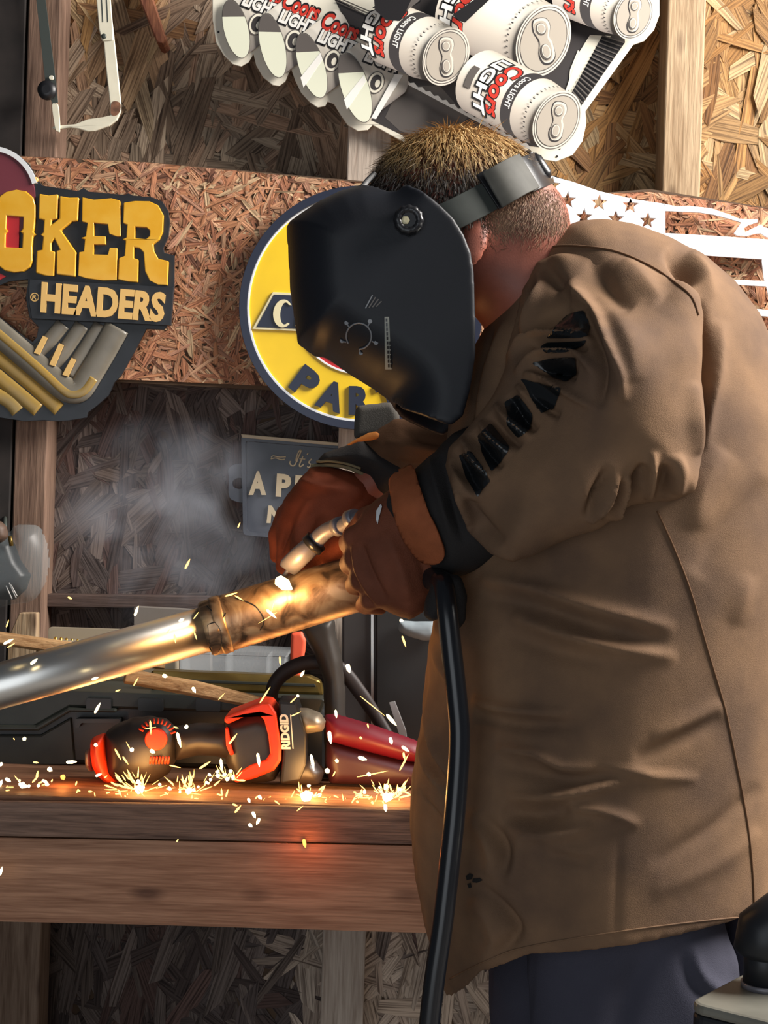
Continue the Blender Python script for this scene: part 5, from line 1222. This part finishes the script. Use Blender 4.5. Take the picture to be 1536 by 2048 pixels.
# headband: ribbons round the back of the head
def ribbon(name, pts, wv, half, th, m, parent):
    pts = [Vector(p) for p in pts]; n = len(pts); V, Fc = [], []
    for i, p in enumerate(pts):
        t = (pts[min(i + 1, n - 1)] - pts[max(i - 1, 0)]).normalized(); w = Vector(wv); w = (w - t * w.dot(t)).normalized(); nrm = t.cross(w).normalized()
        h = half[i] if isinstance(half, list) else half
        for a, b in ((-1, -1), (1, -1), (1, 1), (-1, 1)): V.append(p + w * h * a + nrm * th * b / 2)
    for i in range(n - 1):
        for k in range(4): Fc.append((4 * i + k, 4 * i + (k + 1) % 4, 4 * i + 4 + (k + 1) % 4, 4 * i + 4 + k))
    Fc += [(0, 1, 2, 3), tuple(4 * (n - 1) + k for k in range(4))]
    return mesh(name, V, Fc, m, parent, True, bevel=0.001)
wv = (P(1000, 420, 2) - P(972, 372, 2)).normalized()
bp = lambda pts: [P(*p) for p in smooth_line(pts, 6)]
ribbon('headband', bp([(860, 452, 1.895), (910, 428, 1.893), (955, 405, 1.900), (1000, 380, 1.910)]), wv, 0.0195, 0.003, m_band, hm)
ribbon('band_slot', bp([(975, 385, 1.903), (985, 379, 1.905), (992, 375, 1.907)]), wv, 0.026, 0.006, m_shell2, hm)
ribbon('band_buckle', bp([(984, 381, 1.898), (1010, 366, 1.899), (1035, 352, 1.910), (1058, 342, 1.932)]), wv, 0.0255, 0.004, m_band2, hm)
ribbon('headband', bp([(1046, 352, 1.925), (1068, 344, 1.945), (1084, 338, 1.98), (1088, 337, 2.02), (1080, 340, 2.06), (1050, 356, 2.09), (1000, 380, 2.098), (910, 428, 2.105), (870, 448, 2.105)]), wv, 0.024, 0.004, m_shell2, hm)
tube('ratchet_knob', [P(1058, 312, 1.985), P(1068, 322, 1.985), P(1088, 352, 1.985), P(1094, 360, 1.985)], [0.007, 0.012, 0.012, 0.007], m_shell2, hm, 20)
tube('ratchet_knob', [P(1050, 318, 1.985), P(1064, 308, 1.985)], [0.007, 0.008], m_shell2, hm, 14)
ribbon('crown_strap', bp([(720, 382, 1.93), (735, 362, 1.94), (752, 346, 1.95)]), (0, 0.3, 1), 0.004, 0.002, m_shell2, hm)

# ------------------------------------------------------------------ torch and cable
m_noz = mat('brushed nozzle steel', srgb(132, 130, 138), 0.42, metal=0.35, var=0.15, scale=60)
m_cable = mat('black cable rubber', (0.008, 0.009, 0.012), 0.25, spec=0.6)
tg = thing('welding_torch', P(870, 2100, 1.83), 'welding torch with steel gooseneck nozzle and thick black cable held in the gloves', 'torch')
YTt = 2.13
tube('nozzle', [P(x, y, Y) for x, y, Y in ((574, 1140, 2.16), (578, 1134, 2.16), (600, 1112, 2.15), (634, 1082, 2.14))], [0.0125, 0.0150, 0.0152, 0.0142], m_noz, tg, 24)
tube('contact_tip', [P(568, 1150, 2.163), P(580, 1136, 2.16)], [0.0025, 0.004], m_noz, tg, 10)
tube('nozzle_clamp', [P(622, 1093, 2.142), P(633, 1082, 2.14)], [0.0172, 0.0172], m_shell2, tg, 24)
tube('gooseneck', [P(x, y, Y) for x, y, Y in smooth_line([(628, 1086, 2.14), (645, 1068, 2.13), (664, 1056, 2.115), (688, 1050, 2.09), (712, 1040, 2.05), (745, 1060, 2.01)], 5)], [0.0125, 0.0115, 0.0105, 0.0105, 0.011], m_noz, tg, 18)
tube('neck_ring', [P(674, 1054, 2.105), P(684, 1051, 2.095)], [0.0135, 0.0135], m_noz, tg, 18)
tube('neck_ring', [P(700, 1040, 2.06), P(712, 1034, 2.05)], [0.014, 0.012], m_noz, tg, 18)
tube('torch_handle', [P(x, y, Y) for x, y, Y in smooth_line([(735, 1055, 2.02), (800, 1110, 1.985), (860, 1150, 1.93), (888, 1168, 1.875)], 5)], [0.016, 0.018, 0.018, 0.015], m_rub, tg, 16)
cb = smooth_line([(880, 1162, 1.885), (888, 1172, 1.855), (894, 1220, 1.838), (903, 1300, 1.828), (914, 1400, 1.822), (919, 1480, 1.820), (912, 1600, 1.818), (900, 1720, 1.816), (885, 1850, 1.815), (869, 1960, 1.815), (858, 2060, 1.815), (850, 2200, 1.815), (850, 2500, 1.80)], 6)
end = P(850, 2500, 1.80)
line = [P(x, y, Y) for x, y, Y in cb] + [Vector((end.x - 0.01, 1.78, 0.25)), Vector((end.x - 0.03, 1.74, 0.08)), Vector((end.x - 0.10, 1.66, 0.02)), Vector((end.x - 0.4, 1.5, 0.016))]
tube('cable', line, 0.0128, m_cable, tg, 18)
puff('cable_sleeve', [(868, 1158), (890, 1148), (922, 1152), (934, 1190), (932, 1240), (915, 1262), (896, 1250), (880, 1236), (864, 1244), (846, 1230), (852, 1196)], 1.872, 0.024, 0.02, m_gaunt, tg)

# ------------------------------------------------------------------ the pipe being welded
m_pipe = bpy.data.materials.new('bright steel pipe'); nt, N, L, b = nodes_of(m_pipe)
b.inputs['Metallic'].default_value = 1.0; b.inputs['Base Color'].default_value = (0.86, 0.84, 0.79, 1); b.inputs['Roughness'].default_value = 0.36
m_scale = bpy.data.materials.new('heat tinted steel'); nt, N, L, b = nodes_of(m_scale)
tc = N.new('ShaderNodeTexCoord'); n = N.new('ShaderNodeTexNoise'); n.inputs['Scale'].default_value = 24; n.inputs['Detail'].default_value = 7; n.inputs['Distortion'].default_value = 1.2
L.new(tc.outputs['Object'], n.inputs['Vector']); r = N.new('ShaderNodeValToRGB'); L.new(n.outputs[0], r.inputs[0])
r.color_ramp.elements[0].position = 0.36; r.color_ramp.elements[0].color = (0.10, 0.07, 0.05, 1); r.color_ramp.elements[1].position = 0.62; r.color_ramp.elements[1].color = (0.56, 0.42, 0.27, 1)
e = r.color_ramp.elements.new(0.48); e.color = (0.34, 0.22, 0.13, 1)
L.new(r.outputs[0], b.inputs['Base Color']); b.inputs['Metallic'].default_value = 0.75; b.inputs['Roughness'].default_value = 0.42
bp_ = N.new('ShaderNodeBump'); bp_.inputs['Strength'].default_value = 0.35; bp_.inputs['Distance'].default_value = 0.002; L.new(n.outputs[0], bp_.inputs['Height']); L.new(bp_.outputs[0], b.inputs['Normal'])
pg = thing('exhaust_pipe', P(-260, 1500, 2.12), 'long shiny steel pipe with a wider heat-stained sleeve at its end', 'pipe')
A, B_, C2 = P(-420, 1487, 2.115), P(410, 1259, 2.16), P(780, 1146, 2.185)
tube('pipe_tube', [A, B_ + (B_ - A).normalized() * 0.02], px2m(46, 2.15), m_pipe, pg, 64)
d = (C2 - B_).normalized(); R2 = px2m(57, 2.17)
tube('pipe_sleeve', [B_, B_ + d * 0.003, B_ + d * 0.02, B_ + d * 0.2, C2], [R2 * .90, R2 * .97, R2, R2, R2], m_scale, pg, 64)
tube('sleeve_rim', [B_ + d * 0.016, B_ + d * 0.019, B_ + d * 0.030, B_ + d * 0.033], [R2, R2 * 1.035, R2 * 1.035, R2], m_scale, pg, 64)
ptree = BVHTree.FromPolygons(*[list(map(tuple, q)) for q in tube_data([B_, C2], [R2, R2], 64)])
patch('weld_patch', [(416, 1250), (430, 1246), (441, 1262), (442, 1290), (434, 1306), (418, 1308), (420, 1280)], ptree, m_scale, pg, 0.002, 5)
seam('weld_bead', [(416, 1250), (430, 1246), (441, 1262), (442, 1290), (434, 1304), (418, 1306), (422, 1280), (416, 1250)], ptree, 0.0012, m_rub, pg)
seam('weld_bead', [(414, 1212), (428, 1226), (440, 1240), (452, 1226)], ptree, 0.0009, m_rub, pg); seam('weld_bead', [(470, 1196), (510, 1212), (528, 1240), (520, 1260)], ptree, 0.0009, m_rub, pg)

# ------------------------------------------------------------------ machine stand in the near corner
m_plate = mat('worn grey steel plate', srgb(128, 126, 116), 0.45, metal=0.4, var=0.15, scale=12)
m_iron = mat('black painted iron', srgb(30, 32, 36), 0.4, spec=0.4)
def ring_pts(w, d, r):
    pts = []
    for cx, cy, a0 in ((w - r, d - r, 0), (r, d - r, 90), (r, r, 180), (w - r, r, 270)):
        for k in range(7): a = math.radians(a0 + 15 * k); pts.append((cx + r * math.cos(a), cy + r * math.sin(a)))
    return pts
zpl = P(1385, 1998, 1.60).z
org = P(1372, 2003, 1.60); ang = math.radians(-38)
def put(u, v, z): return Vector((org.x + u * math.cos(ang) - v * math.sin(ang), org.y - 0.01 + u * math.sin(ang) + v * math.cos(ang), z))
mg = thing('machine_stand', (put(0.2, 0.07, 0).x, put(0.2, 0.07, 0).y, 0.0), 'grey steel machine table with black column in the corner before the trousers', 'machine')
pts = ring_pts(0.30, 0.30, 0.018); n = len(pts)
def slab(name, z0, z1, grow, m, bev):
    V_ = [put(u + (u - .15) * grow, v + (v - .15) * grow, z0) for u, v in pts] + [put(u + (u - .15) * grow, v + (v - .15) * grow, z1) for u, v in pts]
    return mesh(name, V_, [tuple(range(n))[::-1], tuple(range(n, 2 * n))] + [(i, (i + 1) % n, n + (i + 1) % n, n + i) for i in range(n)], m, mg, bevel=bev)
slab('table_plate', zpl - 0.012, zpl, 0.0, m_plate, 0.004); slab('table_rim', zpl - 0.055, zpl - 0.0115, 0.0, m_iron, 0.004)
c = put(0.04, 0.105, 0)
def post(z): return Vector((c.x, c.y, z))
pz = lambda y: P(1500, y, 1.63).z
tube('column', [post(zpl - 0.002), post(pz(1880))], 0.024, m_iron, mg, 24)
tube('column_head', [post(pz(1922)), post(pz(1916)), post(pz(1905)), post(pz(1875)), post(pz(1850)) + Vector((0.02, 0, 0)), post(pz(1815)) + Vector((0.07, 0, 0))], [0.024, 0.031, 0.035, 0.035, 0.036, 0.038], m_iron, mg, 24)
tube('column_foot', [post(zpl), post(zpl + 0.006)], 0.026, m_noz, mg, 24)
for u, v in ((0.03, 0.03), (0.27, 0.03), (0.03, 0.27), (0.27, 0.27)):
    q = put(u, v, 0); tube('leg', [Vector((q.x, q.y, 0)), Vector((q.x, q.y, zpl - 0.05))], 0.014, m_iron, mg, 12)

# ------------------------------------------------------------------ arc, sparks and smoke
m_hot = emit('white hot metal', (1.0, 0.80, 0.42), 5.0)
m_spk = emit('yellow hot sparks', (1.0, 0.62, 0.18), 2.6)
m_emb = emit('orange ember', (1.0, 0.30, 0.06), 3.0)
def pt(name, loc, e, col, r=0.01):
    l = bpy.data.lights.new(name, 'POINT'); l.energy = e; l.color = col; l.shadow_soft_size = r
    o = bpy.data.objects.new(name, l); COL.objects.link(o); o.location = loc; return o
pt('arc_light', P(562, 1172, 2.085), 1.1, (1.0, 0.50, 0.16), 0.015)
pt('spark_light', P(285, 1545, 2.33), 0.55, (1.0, 0.5, 0.15), 0.03)
pt('spark_light', P(380, 1550, 2.33), 0.45, (1.0, 0.5, 0.15), 0.03)
pt('spark_light', P(615, 1560, 2.33), 0.8, (1.0, 0.5, 0.15), 0.03)
pt('spark_light', P(775, 1560, 2.31), 0.7, (1.0, 0.5, 0.15), 0.03)
pt('ember_light', P(610, 1687, 2.225), 0.10, (1.0, 0.22, 0.05), 0.006)
pt('ember_light', P(126, 1548, 2.36), 0.10, (1.0, 0.3, 0.06), 0.008)
def sliver(c, d, w, seg=6):                 # a drop of molten metal drawn out along d
    d = Vector(d); L = d.length
    return tube_data([c - d * .5, c - d * .38, c + d * .1, c + d * .5], [w * .25, w * .9, w, w * .15], seg)
def px_sliver(x, y, dx, dy, w, Y):
    c = P(x, y, Y); e = P(x + dx, y + dy, Y + 0.002) - c
    return sliver(c, e * 1.25, px2m(w / 2, Y))
v, f = join_data([sliver(P(568, 1168, 2.118), P(590, 1180, 2.118) - P(558, 1158, 2.118), 0.0085, 12)])
o = mesh('weld_pool', v, f, m_hot, None, True); tag(rebase(o), 'blinding white molten weld pool glowing on the pipe sleeve', 'weld')
FLY = [(375, 1128, 8, -16, 5), (478, 1050, 4, -9, 3), (140, 1196, 7, 3, 4), (273, 1222, 6, -16, 6), (17, 1283, 16, -8, 6), (22, 1291, 12, -7, 3), (15, 1247, 4, -12, 3), (68, 1323, 11, -9, 7), (190, 1357, 11, -4, 6), (330, 1352, 8, 2, 8), (272, 1363, 8, -14, 3), (236, 1381, 8, -3, 3.5), (363, 1240, 8, -5, 7), (350, 1277, 2, 15, 5), (391, 1272, 4, 12, 3), (392, 1231, 8, -11, 2.5), (338, 1260, 8, -10, 2.5), (388, 1380, 5, 9, 7), (443, 1393, 10, -11, 2.5), (195, 1416, 9, -17, 6), (543, 1228, 16, 14, 6), (535, 1236, -30, 18, 1.6), (545, 1215, 4, -16, 2), (808, 1283, 6, 18, 5), (697, 1337, 4, 14, 10), (605, 1347, 6, -10, 6), (560, 1322, 1, 14, 4), (49, 1478, 3, 4, 8), (803, 1241, 6, 1, 6), (462, 1189, 20, -6, 4), (478, 1196, 14, 8, 3), (745, 1412, 40, 32, 2),
       (530, 1390, 17, -26, 4), (588, 1399, 12, -11, 3), (596, 1392, 3, 2, 6), (592, 1428, 16, -7, 2.5), (660, 1475, 3, 20, 9), (672, 1428, 2, 13, 6), (783, 1440, 16, 18, 8), (736, 1452, 2, 7, 3.5), (722, 1476, 4, 3, 5), (782, 1482, 3, 11, 8), (811, 1498, 12, 8, 7), (808, 1512, 2, 11, 5), (725, 1517, 14, 4, 8), (674, 1522, 4, 4, 7), (625, 1525, 5, 26, 7), (655, 1542, 5, 6, 10), (517, 1520, 3, 22, 7), (466, 1478, 13, -17, 5), (443, 1530, 3, 20, 6), (358, 1480, 6, 24, 7), (350, 1533, 18, 4, 2.5), (373, 1454, 4, 3, 9), (264, 1500, 4, 4, 9), (257, 1492, -8, -14, 2), (236, 1509, 10, 18, 4), (251, 1521, 9, 13, 4), (305, 1503, 8, 4, 8), (192, 1490, 5, 3, 7), (143, 1524, 17, -1, 7), (100, 1539, 7, 5, 9), (72, 1525, 9, 1, 4), (90, 1563, 10, 4, 6), (16, 1560, 9, 5, 7), (2, 1529, 3, 3, 9), (1, 1567, 5, -12, 7), (301, 1455, 1, 22, 4), (301, 1456, 18, -3, 2), (197, 1550, 10, -4, 6), (410, 1530, 18, -12, 5), (352, 1455, 8, 2, 3), (668, 1548, -4, 8, 3), (745, 1548, 50, -10, 2.5), (738, 1549, 5, 4, 8), (808, 1525, 14, -26, 4),
       (470, 1610, 8, 3, 4), (476, 1618, 10, -12, 5), (498, 1601, 3, 7, 6), (520, 1595, 5, 6, 7), (508, 1630, 5, 10, 7), (516, 1643, -5, 10, 7), (501, 1651, 6, 5, 7), (537, 1596, 8, -5, 3), (554, 1605, 8, 6, 3), (600, 1617, 10, -8, 2.5), (355, 1681, 3, -5, 3), (771, 1616, 1, 12, 8), (745, 1606, 4, 3, 5), (715, 1604, 3, 3, 5), (2, 1742, 4, -14, 6), (28, 1478, 2, 3, 2)]
rs = random.Random(4); ns = 0
for x, y, dx, dy, w in FLY:
    Y = 2.245 if y > 1600 else (2.10 if y < 1400 and x < 600 else rs.uniform(2.27, 2.35))
    v, f = px_sliver(x, y, dx, dy, w, Y)
    o = mesh('spark' if not ns else 'spark.%03d' % ns, v, f, m_hot if w >= 5.5 else m_spk, None, True); ns += 1
    off = y - (1372 - 0.285 * x)
    if y > 1588: lb, gp = 'small yellow spark falling past the front edge of the bench', 'sparks falling past the bench edge'
    elif x > 640: lb, gp = 'small yellow spark flying between the power tool and the jacket', 'sparks by the dark red grip'
    elif x < 620 and abs(off) < 70: lb, gp = 'small yellow spark streaking across the shiny steel pipe', 'sparks over the pipe'
    elif off < 0: lb, gp = 'small yellow spark flying up into the smoke above the pipe', 'sparks above the pipe'
    elif y < 1430: lb, gp = 'small yellow spark dropping from the pipe towards the tool case', 'sparks below the pipe'
    else: lb, gp = 'small yellow spark leaping around the orange power tool', 'sparks around the power tool'
    tag(rebase(o), lb, 'spark', gp)
v, f = px_sliver(609, 1687, 3, 14, 8, 2.245); o = mesh('ember', v, f, m_emb, None, True); tag(rebase(o), 'orange ember falling past the bench apron', 'ember')
v, f = px_sliver(126, 1555, 3, 8, 10, 2.33); o = mesh('ember', v, f, m_emb, None, True); tag(rebase(o), 'orange ember on the bench top beside the tool', 'ember')
def burst(x, y, n, R, seed, label, Y=2.30, core=8):
    r = random.Random(seed); parts = []
    for i in range(n):
        a = r.uniform(-math.pi - 0.1, 0.1) if r.random() < 0.5 else r.gauss(-math.pi / 2, 0.8); q = R * r.uniform(0.15, 1.0) ** 0.8; l = r.uniform(0.25, 0.6) * R * 0.8
        cx, cy = x + q * math.cos(a) * 1.25 + r.gauss(0, R * .25), y + min(6, q * math.sin(a) * 0.8)
        parts.append(px_sliver(cx, cy, math.cos(a) * l, math.sin(a) * l, r.choice([1.4, 1.8, 2.4, 4.0]), Y + r.uniform(-0.02, 0.05)))
    o = stuff(mesh('spark_burst', *join_data(parts), m_spk, None, True)); tag(rebase(o), label, 'sparks')
    c = P(x, y - 2, Y); bm = join_data([sliver(c, Vector((px2m(core * 2, Y), 0, px2m(core, Y))), px2m(core, Y), 10)] + [px_sliver(x + r.gauss(0, R * .5), y - abs(r.gauss(0, R * .3)), r.uniform(3, 7), r.uniform(-4, 4), r.uniform(5, 9), Y) for _ in range(7)])
    k = mesh('spark_core', *bm, m_hot, o, True); k.matrix_parent_inverse = Matrix.Translation(-o.location); stuff(k)
burst(58, 1574, 9, 34, 1, 'smallest spray of sparks bouncing off the bench edge below the tool case', core=3)
burst(280, 1580, 34, 46, 2, 'dense spray of sparks bouncing beneath the orange end of the power tool', core=9)
burst(378, 1584, 28, 48, 3, 'bright spray of sparks bouncing beneath the grip of the power tool', core=6)
burst(455, 1560, 20, 34, 4, 'spray of sparks bouncing under the orange guard of the tool', core=4)
burst(614, 1594, 14, 30, 5, 'star-like spray of sparks on the bench edge below the dark red grip', core=11)
burst(775, 1596, 36, 44, 6, 'spray of sparks bouncing next to the jacket front', core=9)
# loose sparks scattered on the bench edge, too many and small to tell apart
parts = []
for i in range(130):
    x = rs.choice([rs.uniform(10, 820), rs.gauss(330, 110), rs.gauss(740, 50)]); x = min(815, max(5, x)); y = on_row(x, 2.29) - abs(rs.gauss(0, 16)) + 4
    a = rs.gauss(-0.6, 0.8); l = rs.uniform(3, 14); parts.append(px_sliver(x, y, math.cos(a) * l, math.sin(a) * l, rs.uniform(1.6, 4), rs.uniform(2.285, 2.36)))
o = stuff(mesh('spark_scatter', *join_data(parts), m_spk, None, True)); tag(rebase(o), 'fine sparks scattered all along the bench edge', 'sparks')

def smoke(name, c, size, dens, scale, seed, label):
    lo = Vector(c) - Vector(size) / 2; hi = Vector(c) + Vector(size) / 2
    m = bpy.data.materials.new('welding smoke'); m.use_nodes = True; nt = m.node_tree; N, L = nt.nodes, nt.links
    N.remove(N['Principled BSDF']); out = N['Material Output']
    pv = N.new('ShaderNodeVolumePrincipled'); pv.inputs['Color'].default_value = (0.78, 0.84, 0.98, 1); pv.inputs['Anisotropy'].default_value = 0.2
    tc = N.new('ShaderNodeTexCoord'); mp = N.new('ShaderNodeMapping'); mp.inputs['Location'].default_value = (-1, -1, -1); mp.inputs['Scale'].default_value = (2, 2, 2)
    L.new(tc.outputs['Generated'], mp.inputs[0]); gr = N.new('ShaderNodeTexGradient'); gr.gradient_type = 'SPHERICAL'; L.new(mp.outputs[0], gr.inputs[0])
    n = N.new('ShaderNodeTexNoise'); n.noise_dimensions = '4D'; n.inputs['W'].default_value = seed; n.inputs['Scale'].default_value = scale; n.inputs['Detail'].default_value = 4; n.inputs['Distortion'].default_value = 1.0
    L.new(tc.outputs['Object'], n.inputs['Vector']); mr = N.new('ShaderNodeMapRange'); mr.inputs[1].default_value = 0.46; mr.inputs[2].default_value = 0.75; L.new(n.outputs[0], mr.inputs[0])
    a = N.new('ShaderNodeMath'); a.operation = 'MULTIPLY'; L.new(gr.outputs[1], a.inputs[0]); L.new(mr.outputs[0], a.inputs[1])
    d = N.new('ShaderNodeMath'); d.operation = 'MULTIPLY'; d.inputs[1].default_value = dens; L.new(a.outputs[0], d.inputs[0]); L.new(d.outputs[0], pv.inputs['Density'])
    L.new(pv.outputs[0], out.inputs['Volume'])
    o = stuff(mesh(name, *box_data(lo, hi), m)); return tag(rebase(o), label, 'smoke')
smoke('welding_smoke', P(345, 1050, 2.55), (0.44, 0.40, 0.40), 10, 10, 1.7, 'thin grey smoke drifting up past the wall behind the pipe')
